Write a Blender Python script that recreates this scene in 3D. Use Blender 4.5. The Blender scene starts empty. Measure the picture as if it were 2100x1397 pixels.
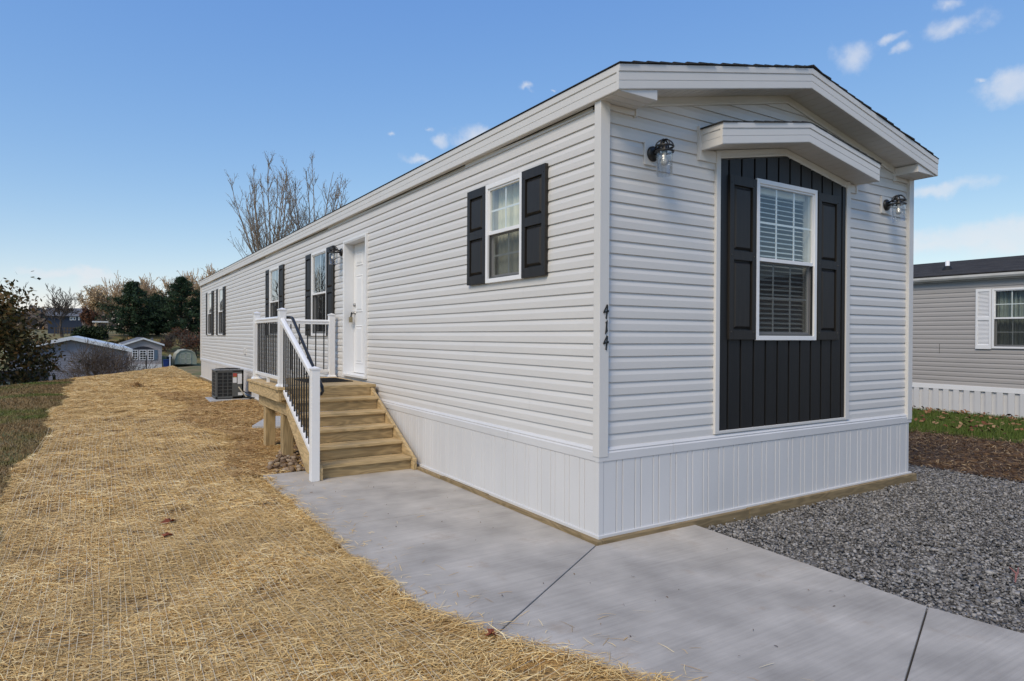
import bpy, bmesh, math, random
import numpy as np
from mathutils import Vector, Matrix

random.seed(7); np.random.seed(7)
rng = np.random.default_rng(11)
SC = bpy.context.scene
COL = SC.collection
rad = math.radians

# ------------------------------------------------------------------ camera
CAM = np.array([-3.2891, -3.9098, 1.6108])
YAW, PITCH, ROLL, FPX = rad(32.392), rad(-0.373), rad(0.281), 1339.73
_s, _c = math.sin(YAW), math.cos(YAW)
_Fh = np.array([_s, _c, 0.]); _R = np.array([_c, -_s, 0.]); _U = np.array([0., 0., 1.])
CF = _Fh*math.cos(PITCH) + _U*math.sin(PITCH)
_Up = -_Fh*math.sin(PITCH) + _U*math.cos(PITCH)
CR = math.cos(ROLL)*_R + math.sin(ROLL)*_Up
CU = -math.sin(ROLL)*_R + math.cos(ROLL)*_Up
cam = bpy.data.cameras.new('camera'); cam_o = bpy.data.objects.new('camera', cam); COL.objects.link(cam_o)
cam_o.matrix_world = Matrix(((CR[0], CU[0], -CF[0], CAM[0]), (CR[1], CU[1], -CF[1], CAM[1]),
                             (CR[2], CU[2], -CF[2], CAM[2]), (0, 0, 0, 1)))
cam.sensor_width = 36; cam.sensor_fit = 'HORIZONTAL'; cam.lens = FPX/2100*36
cam.clip_start = .05; cam.clip_end = 3000
SC.camera = cam_o

def ray(x, y): return CF + CR*(x-1050)/FPX - CU*(y-698.5)/FPX
def PY(x, y, Y):                      # photo pixel -> point on the plane Y = const
    d = ray(x, y); return CAM + d*(Y-CAM[1])/d[1]
def PZ(x, y, Z=0.):
    d = ray(x, y); return CAM + d*(Z-CAM[2])/d[2]

# ------------------------------------------------------------------ world, sun, exposure
SUN_AZ, SUN_EL = rad(-118), rad(46)     # azimuth from +Y towards +X
world = bpy.data.worlds.new('World'); SC.world = world; world.use_nodes = True
wn, wl = world.node_tree.nodes, world.node_tree.links
wn.clear()
w_out = wn.new('ShaderNodeOutputWorld'); w_bg = wn.new('ShaderNodeBackground')
w_bg.inputs['Strength'].default_value = .092
sky = wn.new('ShaderNodeTexSky'); sky.sky_type = 'NISHITA'; sky.sun_disc = False
sky.sun_elevation = SUN_EL; sky.sun_rotation = SUN_AZ
sky.altitude = 200; sky.air_density = 1.0; sky.dust_density = .05; sky.ozone_density = 2.2
w_tc = wn.new('ShaderNodeTexCoord')
def wnoise(scale, amp):
    n = wn.new('ShaderNodeTexNoise'); n.inputs['Scale'].default_value = scale
    n.inputs['Detail'].default_value = 5; n.inputs['Roughness'].default_value = .55
    wl.new(w_tc.outputs['Generated'], n.inputs['Vector'])
    s = wn.new('ShaderNodeVectorMath'); s.operation = 'SUBTRACT'; wl.new(n.outputs['Color'], s.inputs[0]); s.inputs[1].default_value = (.5, .5, .5)
    m = wn.new('ShaderNodeVectorMath'); m.operation = 'SCALE'; wl.new(s.outputs[0], m.inputs[0]); m.inputs['Scale'].default_value = amp
    return m.outputs[0], n
wv1, _ = wnoise(9, .05); wv2, _ = wnoise(40, .022)
a1 = wn.new('ShaderNodeVectorMath'); wl.new(w_tc.outputs['Generated'], a1.inputs[0]); wl.new(wv1, a1.inputs[1])
a2 = wn.new('ShaderNodeVectorMath'); wl.new(a1.outputs[0], a2.inputs[0]); wl.new(wv2, a2.inputs[1])
CLOUDS = [(1955, 62, 52, 22, .22), (1955, 8, 24, 18, .35), (1745, 113, 48, 34, .36), (1818, 84, 32, 12, .4), (1850, 108, 24, 13, .35),
          (2085, 172, 55, 30, .15), (2016, 163, 15, 8, .4), (1935, 381, 85, 15, .15), (2030, 474, 130, 24, -.18), (1915, 490, 90, 16, .0),
          (2130, 486, 110, 24, -.1), (975, 285, 48, 24, 0), (898, 291, 26, 18, .3), (860, 336, 46, 13, .25), (875, 266, 22, 7, .45),
          (798, 283, 14, 6, .45), (190, 561, 42, 12, .0), (105, 558, 75, 10, .3), (175, 574, 32, 9, .35), (1080, 181, 18, 9, .3), (1132, 181, 9, 6, .4)]
cl_specs = []
for (x, y, a, b, o) in CLOUDS:
    d = ray(x, y); d = d/np.linalg.norm(d); cl_specs.append((d, a/FPX, b/FPX, o))
rr = random.Random(5)
for _ in range(12):                    # the same thin fair-weather clouds go on round the rest of the sky
    az = rr.uniform(62, 330); el = rr.uniform(4, 34)
    if 318 < az: continue
    d = np.array([math.sin(rad(az))*math.cos(rad(el)), math.cos(rad(az))*math.cos(rad(el)), math.sin(rad(el))])
    cl_specs.append((d, rr.uniform(.04, .12), rr.uniform(.012, .03), rr.uniform(-.1, .3)))
prev = None
for d, a, b, o in cl_specs:
    c = Vector(d).normalized(); r = c.cross(Vector((0, 0, 1))).normalized(); u = r.cross(c)
    rot = Matrix((r, c, u)).transposed().to_euler()
    mp = wn.new('ShaderNodeMapping'); mp.vector_type = 'TEXTURE'
    mp.inputs['Location'].default_value = c; mp.inputs['Rotation'].default_value = rot
    mp.inputs['Scale'].default_value = (a, .5, b); wl.new(a2.outputs[0], mp.inputs['Vector'])
    ln = wn.new('ShaderNodeVectorMath'); ln.operation = 'LENGTH'; wl.new(mp.outputs[0], ln.inputs[0])
    ad = wn.new('ShaderNodeMath'); ad.operation = 'ADD'; wl.new(ln.outputs['Value'], ad.inputs[0]); ad.inputs[1].default_value = o
    if prev is None: prev = ad.outputs[0]
    else:
        mn = wn.new('ShaderNodeMath'); mn.operation = 'SMOOTH_MIN'; mn.inputs[2].default_value = .15
        wl.new(prev, mn.inputs[0]); wl.new(ad.outputs[0], mn.inputs[1]); prev = mn.outputs[0]
nz = wn.new('ShaderNodeTexNoise'); nz.inputs['Scale'].default_value = 40; nz.inputs['Detail'].default_value = 6
wl.new(w_tc.outputs['Generated'], nz.inputs['Vector'])
mr = wn.new('ShaderNodeMapRange'); mr.interpolation_type = 'SMOOTHSTEP'
mr.inputs['From Min'].default_value = 1.25; mr.inputs['From Max'].default_value = .25
mr.inputs['To Min'].default_value = 0; mr.inputs['To Max'].default_value = .68
nz2 = wn.new('ShaderNodeTexNoise'); nz2.inputs['Scale'].default_value = 26; nz2.inputs['Detail'].default_value = 7; nz2.inputs['Roughness'].default_value = .6; wl.new(w_tc.outputs['Generated'], nz2.inputs['Vector'])
nma = wn.new('ShaderNodeMath'); nma.operation = 'MULTIPLY_ADD'; nma.inputs[1].default_value = 1.5; nma.inputs[2].default_value = -.75; wl.new(nz2.outputs[0], nma.inputs[0])
nad = wn.new('ShaderNodeMath'); nad.operation = 'ADD'; wl.new(prev, nad.inputs[0]); wl.new(nma.outputs[0], nad.inputs[1])
wl.new(nad.outputs[0], mr.inputs['Value'])
cr = wn.new('ShaderNodeMapRange'); cr.inputs['To Min'].default_value = .55; cr.inputs['To Max'].default_value = 1.15
wl.new(nz.outputs[0], cr.inputs['Value'])
mm = wn.new('ShaderNodeMath'); mm.operation = 'MULTIPLY'; mm.use_clamp = True; wl.new(mr.outputs[0], mm.inputs[0]); wl.new(cr.outputs[0], mm.inputs[1])
hs = wn.new('ShaderNodeHueSaturation'); hs.inputs['Saturation'].default_value = 1.12; hs.inputs['Value'].default_value = 1.0
wl.new(sky.outputs[0], hs.inputs['Color'])
sep = wn.new('ShaderNodeSeparateColor'); comb = wn.new('ShaderNodeCombineColor'); wl.new(hs.outputs[0], sep.inputs[0])
for ch, (gain, pw_) in zip(('Red', 'Green', 'Blue'), ((1.34, .85), (1.69, .68), (3.5, .32))):     # film response of the sky, the same all round
    q1 = wn.new('ShaderNodeMath'); q1.operation = 'POWER'; q1.inputs[1].default_value = pw_; wl.new(sep.outputs[ch], q1.inputs[0])
    q2 = wn.new('ShaderNodeMath'); q2.operation = 'MULTIPLY'; q2.inputs[1].default_value = gain; wl.new(q1.outputs[0], q2.inputs[0]); wl.new(q2.outputs[0], comb.inputs[ch])
mx = wn.new('ShaderNodeMix'); mx.data_type = 'RGBA'
CLOUD_RGB = (5.9, 6.0, 6.3, 1)
wl.new(mm.outputs[0], mx.inputs['Factor']); wl.new(comb.outputs[0], mx.inputs['A']); mx.inputs['B'].default_value = CLOUD_RGB
wl.new(mx.outputs['Result'], w_bg.inputs['Color']); wl.new(w_bg.outputs[0], w_out.inputs[0])

sun = bpy.data.lights.new('sun', 'SUN'); sun.energy = 1.8; sun.angle = rad(26); sun.color = (1, .86, .66)
sun_o = bpy.data.objects.new('sun', sun); COL.objects.link(sun_o)
sd = Vector((math.sin(SUN_AZ)*math.cos(SUN_EL), math.cos(SUN_AZ)*math.cos(SUN_EL), math.sin(SUN_EL)))
sun_o.rotation_euler = (-sd).to_track_quat('-Z', 'Y').to_euler(); sun_o.location = (-10, 30, 20)
SC.view_settings.view_transform = 'Standard'; SC.view_settings.look = 'None'
SC.view_settings.exposure = .56; SC.view_settings.gamma = 1
SC.render.engine = 'CYCLES'
SC.cycles.max_bounces = 8; SC.cycles.transparent_max_bounces = 12

# ------------------------------------------------------------------ materials
def srgb(r, g, b):
    f = lambda c: (c/255/12.92) if c/255 <= .04045 else ((c/255+.055)/1.055)**2.4
    return (f(r), f(g), f(b))
MATS = {}
def mat(name, c, rough=.6, c2=None, scale=6, stretch=(1, 1, 1), detail=4, contrast=1., ovar=0., bump=0., bscale=None, bstretch=None, bdist=.01, spec=.4, metal=0.):
    m = bpy.data.materials.new(name); m.use_nodes = True
    n, l = m.node_tree.nodes, m.node_tree.links
    b = n['Principled BSDF']; b.inputs['Roughness'].default_value = rough
    b.inputs['Specular IOR Level'].default_value = spec; b.inputs['Metallic'].default_value = metal
    c = tuple(c[:3])
    if c2 is None: c2 = tuple(x*.9 for x in c)
    geo = n.new('ShaderNodeNewGeometry')
    mp = n.new('ShaderNodeMapping'); mp.inputs['Scale'].default_value = stretch; l.new(geo.outputs['Position'], mp.inputs['Vector'])
    t = n.new('ShaderNodeTexNoise'); t.inputs['Scale'].default_value = scale; t.inputs['Detail'].default_value = detail
    l.new(mp.outputs[0], t.inputs['Vector'])
    r = n.new('ShaderNodeMapRange'); r.inputs['From Min'].default_value = .5-.22/contrast; r.inputs['From Max'].default_value = .5+.22/contrast
    l.new(t.outputs[0], r.inputs['Value'])
    mix = n.new('ShaderNodeMix'); mix.data_type = 'RGBA'; mix.inputs['A'].default_value = (*c2, 1); mix.inputs['B'].default_value = (*c, 1)
    l.new(r.outputs[0], mix.inputs['Factor'])
    out = mix.outputs['Result']
    if ovar:
        oi = n.new('ShaderNodeObjectInfo')
        vr = n.new('ShaderNodeMapRange'); vr.inputs['To Min'].default_value = 1-ovar; vr.inputs['To Max'].default_value = 1+ovar
        l.new(oi.outputs['Random'], vr.inputs['Value'])
        sc = n.new('ShaderNodeVectorMath'); sc.operation = 'SCALE'; l.new(out, sc.inputs[0]); l.new(vr.outputs[0], sc.inputs['Scale']); out = sc.outputs[0]
    l.new(out, b.inputs['Base Color'])
    if bump:
        mp2 = n.new('ShaderNodeMapping'); mp2.inputs['Scale'].default_value = bstretch or stretch; l.new(geo.outputs['Position'], mp2.inputs['Vector'])
        t2 = n.new('ShaderNodeTexNoise'); t2.inputs['Scale'].default_value = bscale or scale*3; t2.inputs['Detail'].default_value = 4; l.new(mp2.outputs[0], t2.inputs['Vector'])
        bp = n.new('ShaderNodeBump'); bp.inputs['Strength'].default_value = bump; bp.inputs['Distance'].default_value = bdist
        l.new(t2.outputs[0], bp.inputs['Height']); l.new(bp.outputs[0], b.inputs['Normal'])
    MATS[name] = m; return m
def mat_rnd(name, cols, rough=.8, patch=None, patch_scale=.6, trans=0., patch_rng=(.42, .58)):
    """colour from the per-face attribute 'rnd'; optional patch colour by world noise"""
    m = bpy.data.materials.new(name); m.use_nodes = True
    n, l = m.node_tree.nodes, m.node_tree.links
    b = n['Principled BSDF']; b.inputs['Roughness'].default_value = rough; b.inputs['Specular IOR Level'].default_value = .25
    a = n.new('ShaderNodeAttribute'); a.attribute_name = 'rnd'
    rp = n.new('ShaderNodeValToRGB'); e = rp.color_ramp.elements
    e[0].color = (*cols[0], 1); e[1].color = (*cols[-1], 1)
    for i, c in enumerate(cols[1:-1]):
        k = e.new((i+1)/(len(cols)-1)); k.color = (*c, 1)
    l.new(a.outputs['Fac'], rp.inputs[0]); out = rp.outputs[0]
    if patch:
        g = n.new('ShaderNodeNewGeometry'); t = n.new('ShaderNodeTexNoise'); t.inputs['Scale'].default_value = patch_scale; t.inputs['Detail'].default_value = 5
        l.new(g.outputs['Position'], t.inputs['Vector'])
        r = n.new('ShaderNodeMapRange'); r.inputs['From Min'].default_value = patch_rng[0]; r.inputs['From Max'].default_value = patch_rng[1]; l.new(t.outputs[0], r.inputs['Value'])
        rp2 = n.new('ShaderNodeValToRGB'); e = rp2.color_ramp.elements; e[0].color = (*patch[0], 1); e[1].color = (*patch[-1], 1); l.new(a.outputs['Fac'], rp2.inputs[0])
        mix = n.new('ShaderNodeMix'); mix.data_type = 'RGBA'; l.new(r.outputs[0], mix.inputs['Factor']); l.new(out, mix.inputs['A']); l.new(rp2.outputs[0], mix.inputs['B']); out = mix.outputs['Result']
    l.new(out, b.inputs['Base Color'])
    if trans: b.inputs['Transmission Weight'].default_value = 0
    MATS[name] = m; return m
def mat_glass(name, tint=(.93, .97, .95), ior=1.5, boost=1.9, rough=0.):
    m = bpy.data.materials.new(name); m.use_nodes = True
    n, l = m.node_tree.nodes, m.node_tree.links; n.clear()
    o = n.new('ShaderNodeOutputMaterial'); t = n.new('ShaderNodeBsdfTransparent'); t.inputs[0].default_value = (*tint, 1)
    g = n.new('ShaderNodeBsdfGlossy'); g.inputs['Roughness'].default_value = rough; g.inputs['Color'].default_value = (1, 1, 1, 1)
    lw = n.new('ShaderNodeLayerWeight'); lw.inputs['Blend'].default_value = .5
    pw = n.new('ShaderNodeMath'); pw.operation = 'POWER'; pw.inputs[1].default_value = 3.2; l.new(lw.outputs['Facing'], pw.inputs[0])
    ml = n.new('ShaderNodeMath'); ml.operation = 'MULTIPLY_ADD'; ml.inputs[1].default_value = .9; ml.inputs[2].default_value = .045*boost; ml.use_clamp = True; l.new(pw.outputs[0], ml.inputs[0])
    mx = n.new('ShaderNodeMixShader'); l.new(ml.outputs[0], mx.inputs[0]); l.new(t.outputs[0], mx.inputs[1]); l.new(g.outputs[0], mx.inputs[2])
    l.new(mx.outputs[0], o.inputs[0]); MATS[name] = m; return m
def mat_screen(name, cover=.5):
    m = bpy.data.materials.new(name); m.use_nodes = True
    n, l = m.node_tree.nodes, m.node_tree.links; n.clear()
    o = n.new('ShaderNodeOutputMaterial'); t = n.new('ShaderNodeBsdfTransparent'); d = n.new('ShaderNodeBsdfDiffuse'); d.inputs[0].default_value = (.035, .036, .038, 1)
    mx = n.new('ShaderNodeMixShader'); mx.inputs[0].default_value = cover; l.new(t.outputs[0], mx.inputs[1]); l.new(d.outputs[0], mx.inputs[2]); l.new(mx.outputs[0], o.inputs[0])
    MATS[name] = m; return m

VINYL = (.66, .645, .63)
mat('vinyl', VINYL, .42, tuple(x*.955 for x in VINYL), scale=1.3, stretch=(1, 1, 4), ovar=.012, bump=.06, bscale=26, bstretch=(1, 1, 9), bdist=.004)
mat('trim_vinyl', (.67, .655, .637), .4, (.64, .625, .608), scale=2, bump=.03, bscale=60)
mat('soffit', (.66, .64, .60), .5, (.62, .60, .565), scale=2, ovar=.02)
mat('skirt', (.66, .655, .66), .38, (.60, .598, .605), scale=1.6, stretch=(1, 1, .5), ovar=.015)
mat('white_pvc', (.82, .82, .83), .32, (.79, .79, .80), scale=3)
mat('door_white', (.78, .785, .80), .4, (.75, .755, .77), scale=3)
mat('charcoal', (.0125, .0125, .013), .5, (.009, .009, .0095), scale=3, stretch=(6, 6, .6), ovar=.12, bump=.10, bscale=16, bstretch=(6, 6, .5))
mat('shutter_black', (.026, .0225, .0195), .5, (.017, .0148, .013), scale=9, stretch=(4, 4, .35), bump=.25, bscale=40, bstretch=(3, 3, .25), bdist=.002)
mat('shingle', (.045, .043, .042), .9, (.022, .021, .021), scale=60, ovar=.25, bump=.6, bscale=220)
mat('black_metal', (.018, .018, .019), .38, (.014, .014, .015), scale=20, spec=.5)
mat('steel', (.42, .41, .40), .35, (.36, .35, .34), scale=30, metal=.9)
mat('brass', (.35, .29, .18), .45, (.28, .23, .15), scale=40, metal=.6)
def wood(name, st, tone=1.):
    m = mat(name, tuple(x*tone for x in (.62, .455, .245)), .75, tuple(x*tone for x in (.44, .315, .155)), scale=5, stretch=st, detail=7, contrast=1., ovar=.11, bump=.3, bscale=26, bstretch=st, bdist=.004)
    n, l = m.node_tree.nodes, m.node_tree.links; b = n['Principled BSDF']; col = b.inputs['Base Color'].links[0].from_socket
    g = n.new('ShaderNodeNewGeometry'); oi = n.new('ShaderNodeObjectInfo'); sh = n.new('ShaderNodeVectorMath'); sh.operation = 'MULTIPLY_ADD'
    rv = n.new('ShaderNodeCombineXYZ'); l.new(oi.outputs['Random'], rv.inputs[0]); l.new(oi.outputs['Random'], rv.inputs[1]); l.new(oi.outputs['Random'], rv.inputs[2])
    l.new(rv.outputs[0], sh.inputs[0]); sh.inputs[1].default_value = (7.3, 5.1, 9.7); l.new(g.outputs['Position'], sh.inputs[2])
    mp = n.new('ShaderNodeMapping'); mp.inputs['Scale'].default_value = tuple(.55 if q < 1 else 3.2 for q in st); l.new(sh.outputs[0], mp.inputs[0])
    nt = n.new('ShaderNodeTexNoise'); nt.inputs['Scale'].default_value = 2.2; nt.inputs['Detail'].default_value = 2; l.new(mp.outputs[0], nt.inputs['Vector'])
    ml = n.new('ShaderNodeMath'); ml.operation = 'MULTIPLY'; ml.inputs[1].default_value = 62; l.new(nt.outputs[0], ml.inputs[0])
    sn = n.new('ShaderNodeMath'); sn.operation = 'SINE'; l.new(ml.outputs[0], sn.inputs[0])
    r1 = n.new('ShaderNodeMapRange'); r1.inputs['From Min'].default_value = -1; r1.inputs['To Min'].default_value = .76; r1.inputs['To Max'].default_value = 1.08; l.new(sn.outputs[0], r1.inputs[0])
    vo = n.new('ShaderNodeTexVoronoi'); vo.inputs['Scale'].default_value = 1.5; l.new(mp.outputs[0], vo.inputs['Vector'])
    r2 = n.new('ShaderNodeMapRange'); r2.inputs['From Min'].default_value = .035; r2.inputs['From Max'].default_value = .10; r2.inputs['To Min'].default_value = .28; r2.inputs['To Max'].default_value = 1; l.new(vo.outputs['Distance'], r2.inputs[0])
    mu = n.new('ShaderNodeMath'); mu.operation = 'MULTIPLY'; l.new(r1.outputs[0], mu.inputs[0]); l.new(r2.outputs[0], mu.inputs[1])
    sc = n.new('ShaderNodeVectorMath'); sc.operation = 'SCALE'; l.new(col, sc.inputs[0]); l.new(mu.outputs[0], sc.inputs['Scale']); l.new(sc.outputs[0], b.inputs['Base Color'])
    return m
wood('wood_x', (.25, 4, 4)); wood('wood_riser_shaded', (.25, 4, 5), .74); wood('wood_y', (4, .25, 4)); wood('wood_z', (4, 4, .25), .85); wood('timber_x', (.3, 4, 4), .5); wood('timber_y', (4, .3, 4), .5)  # riser wood is darkened, the shade on those faces put into its colour
mat('concrete_pad', (.44, .44, .45), .9, (.36, .36, .365), scale=8, bump=.2, bscale=80)
mat('blind', (.74, .765, .755), .5, (.70, .725, .715), scale=4)
mat('interior', (.30, .29, .27), .9); mat('interior_floor', (.22, .18, .13), .8)
mat('bulb', (.55, .55, .56), .7, spec=.1)
mat('sticker', (.75, .75, .76), .5, (.66, .66, .67), scale=60); mat('sticker_red', (.45, .08, .06), .5); mat('sticker_yellow', (.45, .36, .08), .5)
mat('ac_grey', (.105, .108, .105), .5, (.09, .093, .09), scale=5); mat('ac_dark', (.022, .023, .024), .6); mat('ac_top', (.20, .205, .205), .4)
mat('pipe_tan', (.40, .36, .28), .6)
mat('rubber', (.012, .012, .013), .7)
mat('mat_black', (.022, .021, .021), .95, (.012, .012, .012), scale=60, bump=.5, bscale=200)
mat_glass('glass'); mat_glass('lamp_glass', (.95, .965, .97), boost=1.3); mat_screen('screen', .55)

# ------------------------------------------------------------------ mesh helpers
ROOT = {}
class MB:
    def __init__(s, A=None, t=(0, 0, 0)):
        s.v = []; s.f = []; s.A = np.eye(3) if A is None else np.array(A, float); s.t = np.array(t, float)
    def add(s, pts, faces):
        k = len(s.v); s.v.extend([tuple(map(float, p)) for p in pts]); s.f.extend([tuple(i+k for i in f) for f in faces])
    def box(s, x0, x1, y0, y1, z0, z1):
        x0, x1 = min(x0, x1), max(x0, x1); y0, y1 = min(y0, y1), max(y0, y1); z0, z1 = min(z0, z1), max(z0, z1)
        s.add([(x0,y0,z0),(x1,y0,z0),(x1,y1,z0),(x0,y1,z0),(x0,y0,z1),(x1,y0,z1),(x1,y1,z1),(x0,y1,z1)],
              [(0,3,2,1),(4,5,6,7),(0,1,5,4),(1,2,6,5),(2,3,7,6),(3,0,4,7)])
    def prism(s, poly, vec):
        n = len(poly); vec = np.array(vec, float)
        a = [np.array(p, float) for p in poly]; b = [p+vec for p in a]
        s.add(a+b, [tuple(range(n))[::-1], tuple(range(n, 2*n))]+[(i, (i+1) % n, n+(i+1) % n, n+i) for i in range(n)])
    def extrude(s, prof, A, B, out):      # closed profile of (outward, up) swept A -> B
        A, B, out = (np.array(q, float) for q in (A, B, out)); up = np.array([0, 0, 1.])
        s.prism([A+out*o+up*z for o, z in prof], B-A)
    def tube(s, pts, rs, n=8, cap=True):
        pts = [np.array(p, float) for p in pts]; m = len(pts)
        if not hasattr(rs, '__len__'): rs = [rs]*m
        k = len(s.v); ref = None; rings = []
        for i, p in enumerate(pts):
            t = pts[min(i+1, m-1)]-pts[max(i-1, 0)]; t = t/(np.linalg.norm(t)+1e-9)
            if ref is None: ref = np.array([0, 0, 1.]) if abs(t[2]) < .9 else np.array([1., 0, 0])
            a = np.cross(t, ref); a /= np.linalg.norm(a)+1e-9; b = np.cross(t, a); ref = -b if abs(np.dot(b, ref)) < 0 else ref
            for j in range(n):
                q = 2*math.pi*j/n; s.v.append(tuple(p+rs[i]*(math.cos(q)*a+math.sin(q)*b)))
        for i in range(m-1):
            for j in range(n):
                s.f.append((k+i*n+j, k+i*n+(j+1) % n, k+(i+1)*n+(j+1) % n, k+(i+1)*n+j))
        if cap: s.f.append(tuple(k+j for j in range(n))[::-1]); s.f.append(tuple(k+(m-1)*n+j for j in range(n)))
    def lathe(s, c, prof, n=20, axis=2):
        c = np.array(c, float); k = len(s.v); m = len(prof)
        for r, h in prof:
            for j in range(n):
                q = 2*math.pi*j/n; p = [r*math.cos(q), r*math.sin(q), h]
                if axis == 1: p = [p[0], p[2], p[1]]
                if axis == 0: p = [p[2], p[0], p[1]]
                s.v.append(tuple(c+np.array(p)))
        for i in range(m-1):
            for j in range(n): s.f.append((k+i*n+j, k+i*n+(j+1) % n, k+(i+1)*n+(j+1) % n, k+(i+1)*n+j))
    def torus(s, c, R, r, n=24, m=6, ax=2):
        s.tube([np.array(c)+np.roll(np.array([R*math.cos(q), R*math.sin(q), 0.]), 0 if ax == 2 else (1 if ax == 0 else 2)) for q in np.linspace(0, 2*math.pi, n+1)], r, m, False)
    def mesh(s, name, origin=(0, 0, 0), fix=True):
        me = bpy.data.meshes.new(name)
        V = np.array(s.v)@s.A.T + s.t - np.array(origin)
        me.from_pydata(V.tolist(), [], s.f); me.validate()
        if fix:
            bm = bmesh.new(); bm.from_mesh(me); bmesh.ops.recalc_face_normals(bm, faces=bm.faces); bm.to_mesh(me); bm.free()
        return me
    def build(s, name, material, parent=None, smooth=False, bevel=0., origin=None, fix=True):
        org = np.array(ROOT[parent.name]) if parent is not None else np.array(origin if origin is not None else (0, 0, 0), float)
        me = s.mesh(name, org, fix)
        me.materials.append(MATS[material])
        o = bpy.data.objects.new(name, me); COL.objects.link(o)
        if parent is not None: o.parent = parent
        else: o.location = org
        ROOT[o.name] = org
        if smooth: me.polygons.foreach_set('use_smooth', [True]*len(me.polygons))
        if bevel:
            b = o.modifiers.new('bevel', 'BEVEL'); b.width = bevel; b.segments = 2; b.limit_method = 'ANGLE'; b.angle_limit = rad(40)
        return o
def thing(name, loc, label, cat, group=None):
    o = bpy.data.objects.new(name, None); COL.objects.link(o); o.location = loc; o.empty_display_size = .1
    ROOT[o.name] = np.array(loc, float); return tag(o, label, cat, group)
def tag(o, label=None, cat=None, group=None, kind=None):
    if label: o['label'] = label
    if cat: o['category'] = cat
    if group: o['group'] = group
    if kind: o['kind'] = kind
    return o
def piece(me, name, parent, loc):          # a repeat that shares mesh data
    o = bpy.data.objects.new(name, me); COL.objects.link(o); o.parent = parent
    o.location = np.array(loc, float)-ROOT[parent.name]; ROOT[o.name] = np.array(loc, float); return o
def empty_part(name, parent):
    o = bpy.data.objects.new(name, None); COL.objects.link(o); o.parent = parent; ROOT[o.name] = ROOT[parent.name]; return o
def npobj(name, V, F, material, rnd=None, kind=None, parent=None, smooth=False):
    V = np.asarray(V, np.float32); F = np.asarray(F, np.int32); k = F.shape[1]
    if parent is not None: V = V-np.asarray(ROOT[parent.name], np.float32)
    me = bpy.data.meshes.new(name)
    me.vertices.add(len(V)); me.vertices.foreach_set('co', V.ravel())
    me.loops.add(F.size); me.loops.foreach_set('vertex_index', F.ravel())
    me.polygons.add(len(F)); me.polygons.foreach_set('loop_start', np.arange(0, F.size, k, dtype=np.int32))
    me.polygons.foreach_set('loop_total', np.full(len(F), k, np.int32))
    me.update(calc_edges=True)
    if rnd is not None:
        at = me.attributes.new('rnd', 'FLOAT', 'FACE'); at.data.foreach_set('value', np.asarray(rnd, np.float32))
    if smooth: me.polygons.foreach_set('use_smooth', np.ones(len(F), bool))
    me.materials.append(MATS[material])
    o = bpy.data.objects.new(name, me); COL.objects.link(o)
    if parent is not None: o.parent = parent; ROOT[o.name] = ROOT[parent.name]
    if kind: o['kind'] = kind
    return o

# ------------------------------------------------------------------ terrain
def smooth01(t): t = np.clip(t, 0, 1); return t*t*(3-2*t)
def hterr(x, y):
    x = np.asarray(x, float); y = np.asarray(y, float)
    crest = 24.5+np.clip((x+4)*2.0, -7, 9)
    drop = -2.75*smooth01((y-crest)/15.)
    rise = 4.4*smooth01((y-93)/30.)+2.0*smooth01((y-130)/160)
    # right-hand lots stay level
    lev = smooth01((x-9)/8.)*smooth01((70-y)/30.)
    und = .05*np.sin(x*.35+1)*np.sin(y*.21)*smooth01((y-8)/12.)
    return -.06+(drop*(1-lev)+rise)+und

# ================================================================== THE SETTING
mat('ground', (.12, .13, .038), .95, (.24, .17, .08), scale=.9, detail=8, contrast=1.6, bump=.5, bscale=9, bdist=.05)
xs = np.concatenate([[-900, -500, -250, -150, -100, -75, -55, -42], np.arange(-34, 34.1, 1.), [42, 55, 75, 100, 150, 250, 500, 900]])
ys = np.concatenate([[-300, -120, -60, -30, -18], np.arange(-12, 60, 1.), np.arange(60, 150, 2.), [155, 165, 180, 200, 230, 270, 320, 400, 550, 900]])
GX, GY = np.meshgrid(xs, ys); GZ = hterr(GX, GY)
nx, ny = len(xs), len(ys)
idx = np.arange(nx*ny).reshape(ny, nx)
F = np.stack([idx[:-1, :-1], idx[:-1, 1:], idx[1:, 1:], idx[1:, :-1]], -1).reshape(-1, 4)
npobj('ground', np.stack([GX, GY, GZ], -1).reshape(-1, 3), F, 'ground', kind='structure', smooth=True)

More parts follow.
